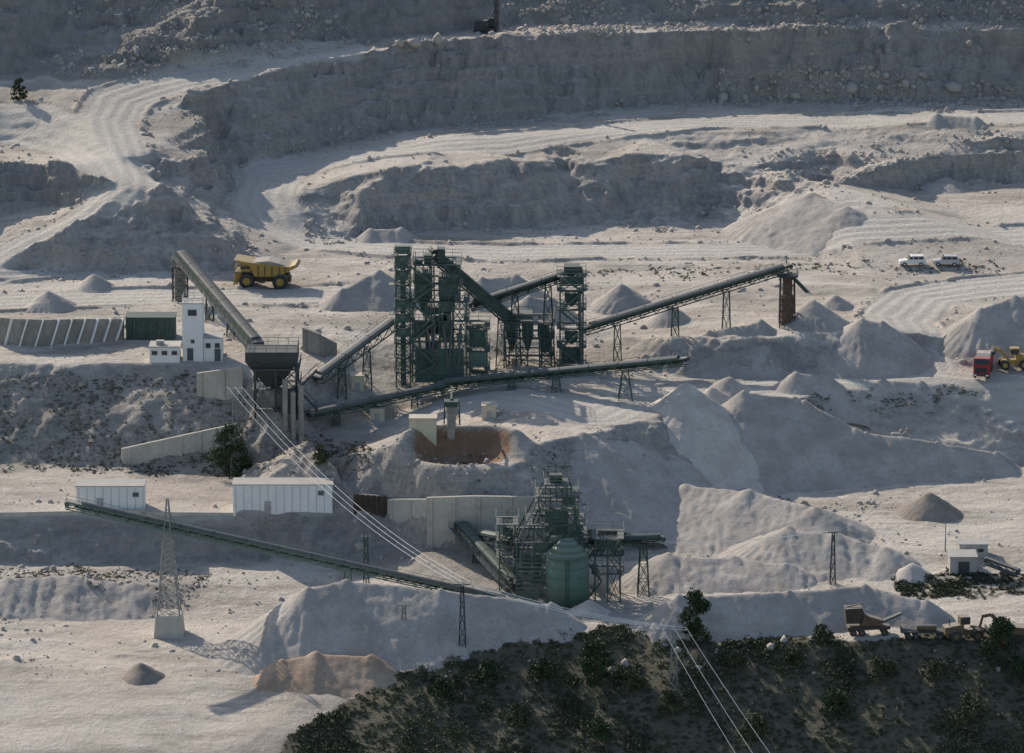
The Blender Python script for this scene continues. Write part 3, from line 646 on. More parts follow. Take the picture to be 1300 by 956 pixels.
conveyor('long covered conveyor climbing right from the transfer tower to the rusty column',fr(742,420,yt+2),fr(1003,340,hb.y+.3),1.7,1.1,'grey','dgreen',(.16,.44,.69),spread=.06)
T=thing('discharge_column','rusty round discharge column under the head of the long right conveyor','column',hb)
zt=fr(999,350,hb.y).z
MB().cyl((hb.x,hb.y,hb.z-1),(hb.x,hb.y,hb.z+(zt-hb.z)*.62),1.05).build('lower_tube','rust',T); MB().cyl((hb.x,hb.y,hb.z+(zt-hb.z)*.62),(hb.x,hb.y,zt),.8).build('upper_tube','rust',T)
s=MB(); lattice(s,hb.x,hb.y,2.5,2.2,hb.z-1,zt,5,.14,.08); s.build('frame','steel',T)
f=MB().bx(hb.x-1.6,hb.x+1.6,hb.y-1.6,hb.y+1.6,zt,zt+.12).build('platform','steel',T); r=MB(); rail(r,hb.x-1.6,hb.x+1.6,hb.y-1.6,hb.y+1.6,zt+.12); r.build('railing','green',f)
MB().beam((hb.x+.6,hb.y,zt),(hb.x+3.2,hb.y-.5,zt-2.6),.5).build('chute','dgreen',T)
MB().beam((hb.x,hb.y,zt),(hb.x-.2,hb.y,zt+3),.12).build('mast','dgreen',T)
ya=G(420,548).y; yb2=G(795,514).y
conveyor('lower left conveyor rising from the crusher to the plant front',fr(394,529,ya),fr(577,490,YM-3),1.5,1.0,'grey','green',(.18,.45,.72))
conveyor('long nearly level conveyor across the plant front ending right of the trestle',fr(556,490,YM-3.5),fr(872,459,yb2),1.5,1.05,'grey','green',(.3,.48,.757),spread=.28)
conveyor('wide grey covered conveyor climbing from the crusher to the slender tower',fr(404,482,G(405,500).y),fr(503,409,YM+3),2.0,1.2,'grey','dgreen',(.3,.62))
h1=G(229,381)
conveyor('dark steep conveyor rising left to a single column by the dump truck',fr(328,440,G(325,462).y+3),fr(229,324,h1.y),1.7,1.3,'steel','dgreen',(.35,.62))
T=thing('discharge_column','concrete coloured column with railing under the head of the left conveyor','column',h1); zt=fr(229,338,h1.y).z
MB().cyl((h1.x,h1.y,h1.z-1),(h1.x,h1.y,zt),.95).build('tube','concd',T); s=MB(); lattice(s,h1.x,h1.y,2.4,2.4,h1.z-1,zt+.6,4,.14,.08); s.build('frame','steel',T)
f=MB().bx(h1.x-1.5,h1.x+1.5,h1.y-1.5,h1.y+1.5,zt,zt+.1).build('platform','steel',T); r=MB(); rail(r,h1.x-1.5,h1.x+1.5,h1.y-1.5,h1.y+1.5,zt+.1); r.build('railing','green',f)
c=G(573,574); zt=fr(573,515,c.y).z
T=thing('discharge_chute','grey telescopic chute hanging above the orange hollow','chute',(c.x,c.y,zt-4))
for i in range(5):
    za=zt-(zt-c.z)*.75*i/5; zb_=zt-(zt-c.z)*.75*(i+1)/5; MB().cyl((c.x,c.y,zb_+.05),(c.x,c.y,za),.85-.07*i,.78-.07*i).build('ring','concd',T)
MB().bx(c.x-1.,c.x+1.,c.y-1.,c.y+1.,zt,zt+.8).build('head_box','dgreen',T)
s=MB(); yy=c.y+8; lattice(s,c.x,yy,2.6,2.2,hz(c.x,yy)-1,fr(573,508,yy).z,4,.14,.08); s.beam((c.x,yy,zt+.9),(c.x,c.y,zt+.9),.3); s.build('frame','dgreen',T)
yc=G(345,545).y+1; x0=fr(312,480,yc).x; x1=fr(378,480,yc).x; zb4=hz((x0+x1)/2,yc)
T=thing('crusher_station','dark steel crusher hopper on tall legs above the scrubby bank','crusher',((x0+x1)/2,yc+3,zb4))
zz=[zb4]+[fr(345,v,yc).z for v in (520,495,470)]; ftower(T,x0+1.4,x1-.2,yc,yc+6,zz,'steel',.35,.14,nxb=2,pan=.2,pm='dgreen')
hopper(T,(x0+x1)/2,yc+2.5,x1-x0,5.5,zz[2],fr(345,447,yc).z,fr(345,460,yc).z,'steel')
MB().bx(x0+3.6,x1-1.2,yc+.6,yc+4,zz[1]+.25,zz[2]-.2).build('crusher_body','concd',T)
MB().bx(x1-2.6,x1-.9,yc-.8,yc-.1,zz[0],zz[2]).build('chute','grey',T)
stairs(T,x1,x1+3,yc-.3,zz,'steel')
for u in (362,372,382): q=fr(u,500,yc-1.5); MB().cyl((q.x,q.y,hz(q.x,q.y)-.5),(q.x,q.y,zz[2]+u%3),.42,n=10).build('support_column','concd',T)
r=MB(); rail(r,x0,x1,yc-.2,yc+5.3,fr(345,447,yc).z); r.build('railing','steel',T)
def smallbox(name,label,cat,u0,u1,vt,vb_,dep,m):
    p=G((u0+u1)/2,vb_); a=fr(u0,vb_,p.y).x; b=fr(u1,vb_,p.y).x; zt=fr(u0,vt,p.y).z; z0=min(hz(a,p.y),hz(b,p.y))-.4
    T=thing(name,label,cat,((a+b)/2,p.y+dep/2,p.z)); MB().bx(a,b,p.y,p.y+dep,z0,zt).build('body',m,T)
    MB().bx(a-.12,b+.12,p.y-.12,p.y+dep+.12,zt+.003,zt+.15).build('roof',m if m!='white' else 'pale',T)
    return T,a,b,p.y,z0,zt
def windows(T,a,b,y,zc,n,w=.9,h=.8,mt='glass'):
    for i in range(n):
        x=a+(b-a)*(i+.5)/n; f=MB()
        for bb in ((x-w/2,x+w/2,zc+h/2,zc+h/2+.08),(x-w/2,x+w/2,zc-h/2-.08,zc-h/2),(x-w/2-.08,x-w/2,zc-h/2-.08,zc+h/2+.08),(x+w/2,x+w/2+.08,zc-h/2-.08,zc+h/2+.08)): f.bx(bb[0],bb[1],y-.07,y-.004,bb[2],bb[3])
        f=f.build('window','pale',T); MB().bx(x-w/2,x+w/2,y-.03,y-.005,zc-h/2,zc+h/2).build('pane',mt,f)
def door(T,x,y,z,w=.95,h=2.,m='grey'):
    d=MB().bx(x-w/2,x+w/2,y-.06,y-.004,z,z+h).build('door',m,T); MB().bx(x+w*.3,x+w*.38,y-.12,y-.06,z+1,z+1.15).build('handle','steel',d)
T,a,b,y,z0,zt=smallbox('control_tower','tall narrow white control tower standing at the terrace edge','building',232,258,386,459,4,'white')
windows(T,a+.3,b-.3,y,zt-1.4,1,1.3,.9); windows(T,a+.3,b-.3,y,zt-6,1,.5,.5); door(T,a+1.2,y,hz(a,y)+.1)
r=MB(); rail(r,a,b,y,y+4,zt+.15,.8); r.build('railing','pale',T)
T,a,b,y,z0,zt=smallbox('control_annex','low white annex on the right side of the control tower','building',258.6,282,430,459,4,'white')
windows(T,a,b,y,zt-1.1,2,.7,.7); door(T,b-.7,y,z0+.5)
T,a,b,y,z0,zt=smallbox('site_office','low white flat roofed office left of the control tower','building',190,228,441,461,4,'white')
windows(T,a,b,y,zt-.9,3,.8,.6); MB().bx(a+1,a+2.2,y+1,y+2,zt+.15,zt+.8).build('roof_unit','pale',T)
for (u0,u1,vt,vb_,lb) in ((97,183,618,650,'shorter white prefabricated cabin at the left on the lower bench'),(296,422,616,655,'longer white prefabricated building in the middle of the lower bench')):
    T,a,b,y,z0,zt=smallbox('cabin',lb,'building',u0,u1,vt,vb_,4,'white')
    s=MB(); k=a+.4
    while k<b: s.bx(k,k+.06,y-.04,y-.002,z0+.5,zt-.15); k+=1.2
    s.build('wall_rib','pale',T); windows(T,b-(b-a)*.2,b-.4,y-.045,zt-1.2,1,.8,.6,'grey'); door(T,a+(b-a)*.35,y-.045,z0+.5,m='pale')
T,a,b,y,z0,zt=smallbox('feed_bin','dark green steel feed bin at the end of the ribbed wall','bin',160,222,404,432,4,'dgreen')
s=MB(); k=a
while k<b: s.bx(k,k+.15,y-.2,y-.01,z0,zt); k+=1.3
s.build('rib','green',T)
for (u0,u1,vt,vb_,lb) in ((520,554,532,553,'cream tank box below the long front conveyor'),(612,630,516,532,'small cream cabinet on the pale ground in front of the tower'),(446,462,478,496,'small pale cabinet left of the slender tower base'),(470,488,520,536,'small cream box below the lower left conveyor')):
    T,a,b,y,z0,zt=smallbox('equipment_box',lb,'box',u0,u1,vt,vb_,2.5,'cream'); door(T,(a+b)/2,y,z0+.4,.8,1.4,'pale')
def wall(label,P,tops,th=.6,m='conc',rib=2.5,ribm=None,name='retaining_wall',dn=3,slant=0):
    T=thing(name,label,'wall',P[0]); 
    for (a,b,ta,tb) in zip(P[:-1],P[1:],tops[:-1],tops[1:]):
        d=Vector((b.x-a.x,b.y-a.y,0)); L=d.length; d.normalize(); nrm=Vector((-d.y,d.x,0))
        if nrm.y<0: nrm=-nrm
        za,zb_=a.z-dn,b.z-dn; q=[Vector((a.x,a.y,za)),Vector((b.x,b.y,zb_)),Vector((b.x,b.y,tb)),Vector((a.x,a.y,ta))]
        MB().add(q+[v+nrm*th for v in q],[(0,1,2,3),(7,6,5,4),(3,2,6,7),(0,4,5,1),(1,5,6,2),(0,3,7,4)]).build('panel',m,T)
        if rib:
            s=MB(); n=max(1,int(L/rib))
            for i in range(n):
                p=a+(b-a)*(i+.2)/n; tz=ta+(tb-ta)*(i+.2)/n; s.beam((p.x-nrm.x*.1,p.y-nrm.y*.1,p.z-.5),(p.x+d.x*slant-nrm.x*.1,p.y+d.y*slant-nrm.y*.1,tz-.05),.3 if not slant else .8,.25)
            s.build('rib',ribm or m,T)
    return T
def gw(us,vb_,vt):
    P=[G(u,v) for u,v in zip(us,vb_)]; return P,[fr(u,t,p.y).z for u,t,p in zip(us,vt,P)]
P,t_=gw([-12,20,60,110,158],[434,439,440,436,430],[402,405,406,405,405]); wall('long ribbed wall with slanting pale stripes at the left edge',P,t_,m='concd',rib=1.7,ribm='white',slant=1.5)
P,t_=gw([250,308],[503,498],[474,466]); wall('pale concrete retaining wall under the control tower',P,t_,rib=3)
P,t_=gw([155,200,250,300],[590,583,574,562],[570,560,549,538]); wall('stepped pale concrete wall climbing across the scrubby bank',P,t_,rib=3)
P,t_=gw([492,541],[656,660],[634,634]); wall('low left section of the concrete wall under the plant mound',P,t_,rib=3,m='conc')
P,t_=gw([542,600,681],[697,696,693],[632,630,631]); wall('tall concrete retaining wall below the orange hollow',P,t_,rib=3.2,m='conc')
P,t_=gw([449,491],[655,655],[627,630]); wall('dark brown sheet wall beside the longer cabin',P,t_,rib=.8,m='drust')
P,t_=gw([384,405,428],[446,452,452],[416,424,436]); wall('sloping concrete wing wall left of the plant',P,t_,rib=2,m='concd')
P,t_=gw([-12,90,185],[657,655,653],[651,649,647]); wall('low kerb wall along the lower bench in front of the short cabin',P,t_,rib=0,m='conc',th=.3)
P,t_=gw([185,296],[656,657],[650,651]); wall('low kerb wall between the two white cabins',P,t_,rib=0,m='conc',th=.3)
# ---------------------------------------------------------------- lower plant
lb=G(712,774); YL=lb.y+1
def fx(u): return fr(u,740,YL).x
x0,x1=fx(656),fx(742); zb=min(hz(x0,YL),hz(x1,YL)); zv=lambda v: fr(700,v,YL).z
T=thing('batching_tower','tapering green steel tower with open frame standing behind the silo','tower',((x0+x1)/2,YL+5,zb))
ftower(T,x0,x1,YL+3,YL+11,[zb,zv(748),zv(722),zv(696)],'green',.22,.11,nxb=4,pan=.15,pm='green')
ftower(T,fx(672),fx(738),YL+4,YL+10,[zv(696),zv(676)],'green',.2,.1,nxb=4,pan=.2,pm='lgreen')
ftower(T,fx(684),fx(730),YL+4.6,YL+9.4,[zv(676),zv(657),zv(641)],'green',.2,.1,nxb=3,pan=.15,pm='green')
ftower(T,fx(693),fx(720),YL+5.4,YL+8.6,[zv(641),zv(628)],'green',.18,.1,nxb=2,over=.3)
s=MB()
for (ua,va,ub,vb_) in ((656,696,690,630),(742,696,724,630),(664,720,686,657),(738,720,730,657)):
    for dy in (3.2,9.5): s.beam((fx(ua),YL+dy,zv(va)),(fx(ub),YL+dy*.6+2.5,zv(vb_)),.16)
s.build('raking_brace','green',T)
MB().bx(fx(692),fx(722),YL+5.8,YL+8.2,zv(688),zv(662)).build('screen_housing','lgreen',T)
MB().bx(fx(698),fx(714),YL+6.2,YL+7.8,zv(626)-.2,zv(617)).build('head_box','dgreen',T)
hopper(T,fx(706),YL+6.6,3.0,3,zv(712),zv(692),zv(700),'lgreen')
for u in (668,682): hopper(T,fx(u),YL+5.5,1.4,2.2,zv(745),zv(714),zv(726),'green')
m_=MB()
for u,v in ((697,606),(706,603),(722,612)): m_.beam((fx(u),YL+7,zv(626)),(fx(u),YL+7,zv(v)),.09)
m_.beam((fx(692),YL+7,zv(607)),(fx(726),YL+7,zv(607)),.09); m_.build('mast','dgreen',T)
cladding(T,fx(657),fx(690),YL+2.7,zb+.8,zv(716),'green',.62,solid=False)
stairs(T,fx(745),fx(764),YL+4,[zb,zv(748),zv(722),zv(696)])
for k in range(8):
    z=zv(random.choice([748,722,696,676]))+.2; x=random.uniform(fx(660),fx(735)); MB().bx(x,x+random.uniform(.5,1.2),YL+2.8,YL+3.6,z,z+random.uniform(.5,1.1)).build('motor_box',random.choice(['lgreen','grey','dgreen']),T)
cx=fx(720.5); r_=(fx(748)-fx(693))/2; zst=zv(709); zap=zv(687)
T=thing('silo','round smooth green silo with conical roof in front of the tapering tower','silo',(cx,YL+r_,zb)); cyy=YL+r_-1.2
MB().cyl((cx,cyy,zb-.5),(cx,cyy,zst),r_,n=40).build('shell','sgreen',T,smooth=True)
s=MB(); pr=[(r_+.12,0),(r_*.85,.28),(r_*.6,.58),(r_*.33,.85),(.35,1.)]
for (ra,ta),(rb,tb) in zip(pr[:-1],pr[1:]): s.cyl((cx,cyy,zst+.003+(zap-zst)*ta),(cx,cyy,zst+(zap-zst)*tb),ra,rb,n=40)
s.build('roof','lgreen',T,smooth=True)
for k in range(1,5): MB().cyl((cx,cyy,zb+(zst-zb)*k/5),(cx,cyy,zb+(zst-zb)*k/5+.08),r_+.04,n=40).build('hoop','green',T)
MB().cyl((cx,cyy,zap),(cx,cyy,zap+.5),.35).build('vent','dgreen',T)
s=MB(); ly=cyy-r_-.15; s.beam((cx-.3,ly,zb),(cx-.3,ly,zst),.07); s.beam((cx+.15,ly,zb),(cx+.15,ly,zst),.07)
k=zb
while k<zst: s.beam((cx-.3,ly,k),(cx+.15,ly,k),.05); k+=.4
s.build('ladder','dgreen',T)
T=thing('loading_frame','open green lattice loading frame on the right of the silo','frame',(fx(770),YL+5,zb))
zsr=[hz(fx(770),YL+3)-.3,zv(735),zv(712),zv(690)]; ftower(T,fx(756),fx(788),YL+2.5,YL+7,zsr,'green',.2,.1,nxb=2,pan=.15)
for u in (764,780): hopper(T,fx(u),YL+4.5,1.4,2.2,zsr[2]-.2,zsr[3]-.4,zsr[2]+.9,'green')
T=thing('loading_frame','open green lattice frame joined to the left of the tapering tower','frame',(fx(645),YL+8,zb))
zsl=[hz(fx(645),YL+7)-.3,zv(722),zv(700),zv(680)]; ftower(T,fx(634),fx(654),YL+6,YL+10,zsl,'green',.2,.1); MB().bx(fx(638),fx(652),YL+6.8,YL+8.6,zsl[2]+.3,zsl[3]-.6).build('housing','dgreen',T)
conveyor('short level green gallery leaving the lower tower to the right',fr(742,690,YL+5),fr(842,686,YL+6),1.2,.9,'dgreen','dgreen',(.75,))
conveyor('short steep conveyor below the concrete wall feeding the lower tower',fr(584,668,G(584,690).y),fr(655,745,YL+5),1.8,1.2,'dgreen','dgreen',(.3,),walk=1)
conveyor('second short conveyor beside the concrete wall left of the lower tower',fr(615,682,YL+18),fr(655,690,YL+8),1.6,1.0,'dgreen','dgreen',())
pt=G(212,806); ytail=YL+4
Ah=fr(84,641,pt.y+(pt.y-ytail)*.284); Bh=fr(656,768,ytail)
conveyor('very long inclined conveyor crossing the lower left on a lattice tower',Ah,Bh,1.3,.9,'grey','lgreen',(.62,.80,.92),spread=.08)
t_=.222; q=Ah+(Bh-Ah)*t_; gz=hz(q.x,q.y)
T=thing('conveyor_pylon','tall tapering lattice pylon on a concrete block carrying the long conveyor','pylon',(q.x,q.y,gz))
zc=gz+3.2; MB().add([(q.x-2.2,q.y-2.2,gz-1),(q.x+2.2,q.y-2.2,gz-1),(q.x+2.2,q.y+2.2,gz-1),(q.x-2.2,q.y+2.2,gz-1),(q.x-1.8,q.y-1.8,zc),(q.x+1.8,q.y-1.8,zc),(q.x+1.8,q.y+1.8,zc),(q.x-1.8,q.y+1.8,zc)],[(3,2,1,0),(4,5,6,7),(0,1,5,4),(1,2,6,5),(2,3,7,6),(3,0,4,7)]).build('concrete_block','conc',T)
s=MB(); lattice(s,q.x,q.y,3.2,1.0,zc,q.z-.6,8,.17,.08,d0=3.2,d1=2.6)
for dx in (-.5,.5):
    for dy in (-1.3,1.3): s.beam((q.x+dx,q.y+dy,q.z-.6),(q.x+dx*.2,q.y+dy*.25,q.z+4.2),.13)
for h in (1.2,2.4,3.4):
    k=1-(h+.6)/4.8*.78; s.beam((q.x-.5*k,q.y-1.3*k,q.z+h),(q.x+.5*k,q.y-1.3*k,q.z+h),.08); s.beam((q.x-.5*k,q.y+1.3*k,q.z+h),(q.x+.5*k,q.y+1.3*k,q.z+h),.08)
s.build('lattice','galv',T)
T,a,b,y,z0,zt=smallbox('shed','pale grey shed among machines at the right','shed',1206,1240,708,731,4,'pale'); door(T,a+2,y,z0+.4,1.6,2.,'steel')
T,a,b,y,z0,zt=smallbox('hopper_unit','pale box shaped hopper unit standing above the grey shed','hopper',1218,1254,692,709,3,'pale'); windows(T,a,b,y,zt-.8,2,.8,.5)
pq=G(1285,735); conveyor('short dark loading conveyor right of the grey shed',fr(1292,727,pq.y),fr(1252,712,pq.y+1),1.2,.8,None,'steel',(.4,))
# ---------------------------------------------------------------- poles and wires
def pole(label,u,vb_,vt,w0=1.3,w1=.4,arms=(0,),armw=2.4,m='galv',solid=False):
    p=G(u,vb_); zt=fr(u,vt,p.y).z; T=thing('power_pole',label,'power pole',p); s=MB()
    if solid: s.cyl((p.x,p.y,p.z-1),(p.x,p.y,zt),.12,.06,8)
    else: lattice(s,p.x,p.y,w0,w1,p.z-.5,zt,max(4,int((zt-p.z)/1.6)),.12,.06)
    s.build('shaft',m,T); tips=[]
    for a in arms:
        z=zt-a; MB().beam((p.x-armw/2,p.y,z),(p.x+armw/2,p.y,z),.14).build('crossarm',m,T)
        for k in (-1,0,1):
            MB().cyl((p.x+k*armw*.46,p.y,z),(p.x+k*armw*.46,p.y,z+.4),.09,.05,6).build('insulator','pale',T); tips.append(Vector((p.x+k*armw*.46,p.y,z+.4)))
    return tips
A=pole('tall lattice power pole on the bank by the dark bushy tree',299,603,494)
B=pole('dark slim lattice power pole in front of the huge pale heap',587,826,742,1.,.35,m='steel')
C_=pole('short power pole with crossarm on the dark foreground hillside',855,868,800,1.,.4,armw=3.6)
pole('lattice power pole with crossarm standing left of the dark slim pole',513,828,768,1.0,.4,armw=2.)
E=pole('thin power pole right of the lower tower near the pale floor',1057,742,676,.8,.3,armw=1.6,m='steel')
pole('lattice mast behind the long inclined conveyor',465,742,682,.8,.5,armw=1.2,m='dgreen')
pole('thin bare mast on the pale floor near the grey shed',1200,700,662,solid=True,armw=.5,arms=())
def wire(p,q,sag,label,grp,r=.026):
    P=[]
    for i in range(25):
        t=i/24; v=p+(q-p)*t; P.append(Vector((v.x,v.y,v.z-sag*4*t*(1-t))))
    tag(MB().tube(P,r,5).build('power_wire','wire'),label,'wire',grp)
for i in range(3):
    wire(A[i],B[i],3.0,'bright sagging wire of the span from the tall bank pole to the dark slim pole','wires of the upper power line span')
    wire(B[i],C_[i],.9,'bright wire of the span from the dark slim pole to the foreground crossarm pole','wires of the middle power line span',.042)
    wire(C_[i],C_[i]+Vector((14+i,-34,-16)),.6,'bright wire running down out of view from the foreground crossarm pole','wires of the lowest power line span')
e2=fr(815,688,YL+6)
for i in range(2): wire(e2+Vector((0,0,i*.3)),E[i*2],.8,'thin wire from the green gallery end to the thin pole','wires right of the lower tower',.025)
# ---------------------------------------------------------------- trees
def tree(label,u,vb_,vt,wpx,name='pine_tree',lm='leaf',n=1900,conic=.4,seed=1):
    rg=np.random.default_rng(seed); p=G(u,vb_); Hh=fr(u,vt,p.y).z-p.z; Rr=wpx/2/F*((p.y-CY)*CT+(CZ-p.z)*ST)
    bush=name!='pine_tree'; T=thing(name,label,'tree' if 'tree' in name else 'bush',p); s=MB(); top=Vector((0,0,Hh*.75)); s.cyl((0,0,-.5),(.1,.05,Hh*.4),.22*Hh/7,.14*Hh/7,8); s.cyl((.1,.05,Hh*.4),top,.14*Hh/7,.04,8)
    s.build('trunk','bark',T,world=False); cl=[]
    lm_=MB()
    for i in range(26):
        h=rg.uniform(.05,.9) if bush else rg.uniform(.14,.96); a=rg.uniform(0,6.28); prof=math.sqrt(max(.05,1-(h*1.05)**2)) if bush else (1-conic*h)*(1 if h<.8 else .55)
        rr=Rr*prof*math.sqrt(rg.uniform(.15,1))*.8
        c=np.array([math.cos(a)*rr,math.sin(a)*rr,Hh*h]); cl.append((c,Rr*rg.uniform(.18,.42))); lm_.cyl((0,0,Hh*h*.6),tuple(c),.05,.02,5)
    lm_.build('limb','bark',T,world=False)
    k=n//len(cl); Cs=[];
    for c,r in cl:
        d=rg.normal(size=(k,3)); d/=np.linalg.norm(d,axis=1,keepdims=True); Cs.append(c+d*r*rg.uniform(.2,1.15,(k,1))*np.array([1,1,.75]))
    c=np.concatenate(Cs); a=rg.normal(size=c.shape); a/=np.linalg.norm(a,axis=1,keepdims=True); b=np.cross(a,rg.normal(size=c.shape)); b/=np.linalg.norm(b,axis=1,keepdims=True); s=rg.uniform(.07,.15,(len(c),1))
    Vt=np.stack([c-a*s-b*s*.7,c+a*s-b*s*.7,c+a*s+b*s*.7,c-a*s+b*s*.7],1).reshape(-1,3)
    mesh_np('crown',Vt,np.arange(len(Vt)).reshape(-1,4),M[lm],T)
tree('dark bushy tree on the bank beside the tall lattice pole',294,604,536,68,'bushy_tree',seed=2,n=6500)
tree('tall dark pine in front of the broad pale heap',884,817,750,54,seed=3,n=6000,conic=.45)
tree('dark green shrubby tree on the foreground hillside at the bottom centre',757,868,810,54,'bushy_tree',seed=4,n=5000)
tree('low dark bush right of the shrubby tree at the bottom centre',797,874,850,56,'bush','leaf3',seed=5,n=2600)
tree('dark tree at the lower right among the parked machines',1270,840,783,56,'bushy_tree',seed=6,n=5000)
tree('small dark tree beside the haul road at the upper left',25,128,98,26,'small_tree',seed=7,n=1500)
tree('dark low bush left of the rusty machine',1045,817,792,34,'bush','leaf3',seed=8,n=1500)
tree('dark bush at the bottom right edge of the hillside',1300,866,836,48,'bush','leaf',seed=9,n=2200)
tree('small dark bush on the bank right of the bushy tree',408,590,565,28,'bush','leaf3',seed=10,n=1200)
BB=[(690,862,836,40,'round bush left of the shrubby tree'),(935,852,828,36,'small bush right of the crossarm pole'),(1120,862,832,44,'bush below the rusty machine'),(620,858,838,34,'low bush at the left of the hillside crest'),(1010,846,824,34,'bush below the dark low bush by the machine'),(1190,858,834,40,'bush below the flatbed trailer'),
 (560,884,862,38,'low bush under the slim pole near the bottom'),(850,905,878,46,'wide bush near the bottom below the crossarm pole'),(660,918,892,42,'bush near the bottom left of the hillside'),(1060,905,876,50,'wide bush near the bottom right of centre'),(1235,915,884,52,'largest bush near the bottom right corner'),(960,935,908,44,'lowest bush on the hillside, right of the wires'),(760,940,914,44,'lowest bush on the hillside, left of the wires')]
for i,(u,b_,t_,w_,l) in enumerate(BB): tree('olive '+l,u,b_,t_,w_,'bush','leaf3' if i%3 else 'leaf',seed=20+i,n=1700)
# ---------------------------------------------------------------- vehicles
def wheel(T,x,y,r,w,rm='yellow'):
    t=MB().cyl((x,y-w/2,r),(x,y+w/2,r),r,n=18).build('wheel','black',T,False)
    MB().cyl((x,y-w/2-.02,r),(x,y+w/2+.02,r),r*.5,n=12).build('rim',rm,t,False)
def dump_truck(u,v):
    p=G(u,v); T=thing('dump_truck','big yellow rigid dump truck parked on the upper terrace facing left','dump truck',p,math.radians(176))
    for x,ys_ in ((3.0,(-2.0,2.0)),(-2.6,(-2.2,-1.35,1.35,2.2))):
        for y in ys_: wheel(T,x,y,1.3,.75)
    MB().bx(-4.2,4.2,-.8,.8,1.0,1.9).build('chassis','dull',T,False)
    b=MB().prism([(-5.6,3.9),(-5.2,4.3),(-4.2,3.9),(2.0,4.5),(5.1,5.0),(5.1,4.8),(2.5,4.1),(1.7,2.2),(-2.2,2.3)],-2.5,2.5).build('dump_body','yellow',T,False)
    s=MB()
    for x,zl in ((-3.6,3.1),(-2.6,2.6),(-1.4,2.4),(-.2,2.4),(.9,2.4)):
        for y in (-2.62,2.5): s.bx(x,x+.22,y,y+.12,zl,4.0+x*.05)
    s.build('body_rib','dull',b,False); MB().prism([(-3.8,3.9),(-2.4,4.4),(-.6,4.8),(1.9,4.5)],-2.1,2.1).build('load','rock',T,False)
    MB().bx(3.9,5.0,-1.6,1.6,1.1,2.9).build('engine_hood','yellow',T,False)
    s=MB()
    for i in range(6): s.bx(5.0,5.06,-1.2,1.2,1.3+i*.24,1.42+i*.24)
    s.build('grille','black',T,False)
    c=MB().bx(2.3,4.0,.4,2.2,2.9,4.2).build('cab','yellow',T,False); MB().bx(2.5,4.03,.6,2.22,3.4,4.0).build('cab_window','glass',c,False)
    f=MB().bx(2.0,5.0,-2.4,2.4,2.75,2.88).build('deck','steel',T,False); r=MB(); rail(r,2.1,4.95,-2.35,2.35,2.88,1.); r.build('railing','yellow',f,False)
    s=MB(); 
    for y in (1.7,2.2): s.beam((5.1,y,.6),(4.9,y,2.8),.08)
    for i in range(6): s.beam((5.08,1.7,.8+i*.35),(5.08,2.2,.8+i*.35),.06)
    s.build('ladder','yellow',T,False)
    for y in (-1.4,1.4): MB().cyl((5.0,y,1.2),(5.12,y,1.2),.16,n=8).build('headlight','white',T,False)
    MB().bx(4.6,5.2,-2.3,2.3,.8,1.1).build('bumper','yellow',T,False)
dump_truck(338,364)
def suv(u,v,label,m,rz):
    T=thing('parked_car',label,'car',G(u,v),rz)
    MB().prism([(-2.2,.45),(-2.25,1.0),(-2.1,1.12),(1.0,1.1),(2.1,.95),(2.25,.75),(2.2,.4)],-.88,.88).build('body',m,T,False)
    g=MB().prism([(-2.1,1.12),(-1.85,1.75),(.2,1.78),(1.0,1.12)],-.78,.78).build('cabin',m,T,False)
    for x0,x1 in ((-1.8,-1.0),(-.9,-.1),(0,.6)):
        for y in (-.8,.782): MB().bx(x0,x1,y,y+.018,1.18,1.62).build('side_window','glass',g,False)
    MB().add([(.95,-.7,1.17),(.95,.7,1.17),(.3,.65,1.72),(.3,-.65,1.72)],[(0,1,2,3)]).build('windscreen','glass',g,False)
    for x in (-1.4,1.4):
        for y in (-.85,.85): wheel(T,x,y,.36,.22,'silver')
    for y in (-.65,.65): MB().bx(2.18,2.27,y-.16,y+.16,.72,.88).build('headlight','pale',T,False)
    MB().bx(-2.3,-2.2,-.8,.8,.45,.65).build('bumper','black',T,False)
suv(1158,337,'white off-road car parked on the pale floor at the right','white',math.radians(184))
suv(1201,337,'silver car parked to the right of the white off-road car','silver',math.radians(176))
def truck(u,v):
    T=thing('tipper_truck','red tipper truck facing the camera at the right edge','truck',G(u,v),math.radians(-100))
    c=MB().prism([(1.6,.9),(1.6,3.3),(3.2,3.3),(3.6,2.4),(3.7,.7)],-1.25,1.25).build('cab','red',T,False)
    MB().add([(3.62,-1.1,2.35),(3.62,1.1,2.35),(3.27,1.05,3.18),(3.27,-1.05,3.18)],[(0,1,2,3)]).build('windscreen','glass',c,False)
    for y in (-1.28,1.252): MB().bx(2.1,3.1,y,y+.03,2.2,3.0).build('side_window','glass',c,False)
    MB().bx(3.7,3.76,-.9,.9,1.1,1.9).build('grille','black',T,False); MB().bx(3.5,3.85,-1.25,1.25,.55,.95).build('bumper','steel',T,False)
    for y in (-.95,.95): MB().bx(3.85,3.9,y-.2,y+.2,.65,.85).build('headlight','white',T,False)
    MB().bx(-4.2,3,-.5,.5,.8,1.1).build('chassis','black',T,False)
    MB().prism([(-4.3,1.3),(-4.5,3.),(1.5,3.),(1.3,1.2)],-1.25,1.25).build('tipper_body','red',T,False); MB().prism([(-4.2,3.003),(-2,3.5),(0,3.5),(1.2,3.003)],-1.1,1.1).build('load','h_grey',T,False)
    for x in (2.6,-1.8,-3.1):
        for y in (-1.05,1.05): wheel(T,x,y,.52,.35,'grey')
truck(1248,476)
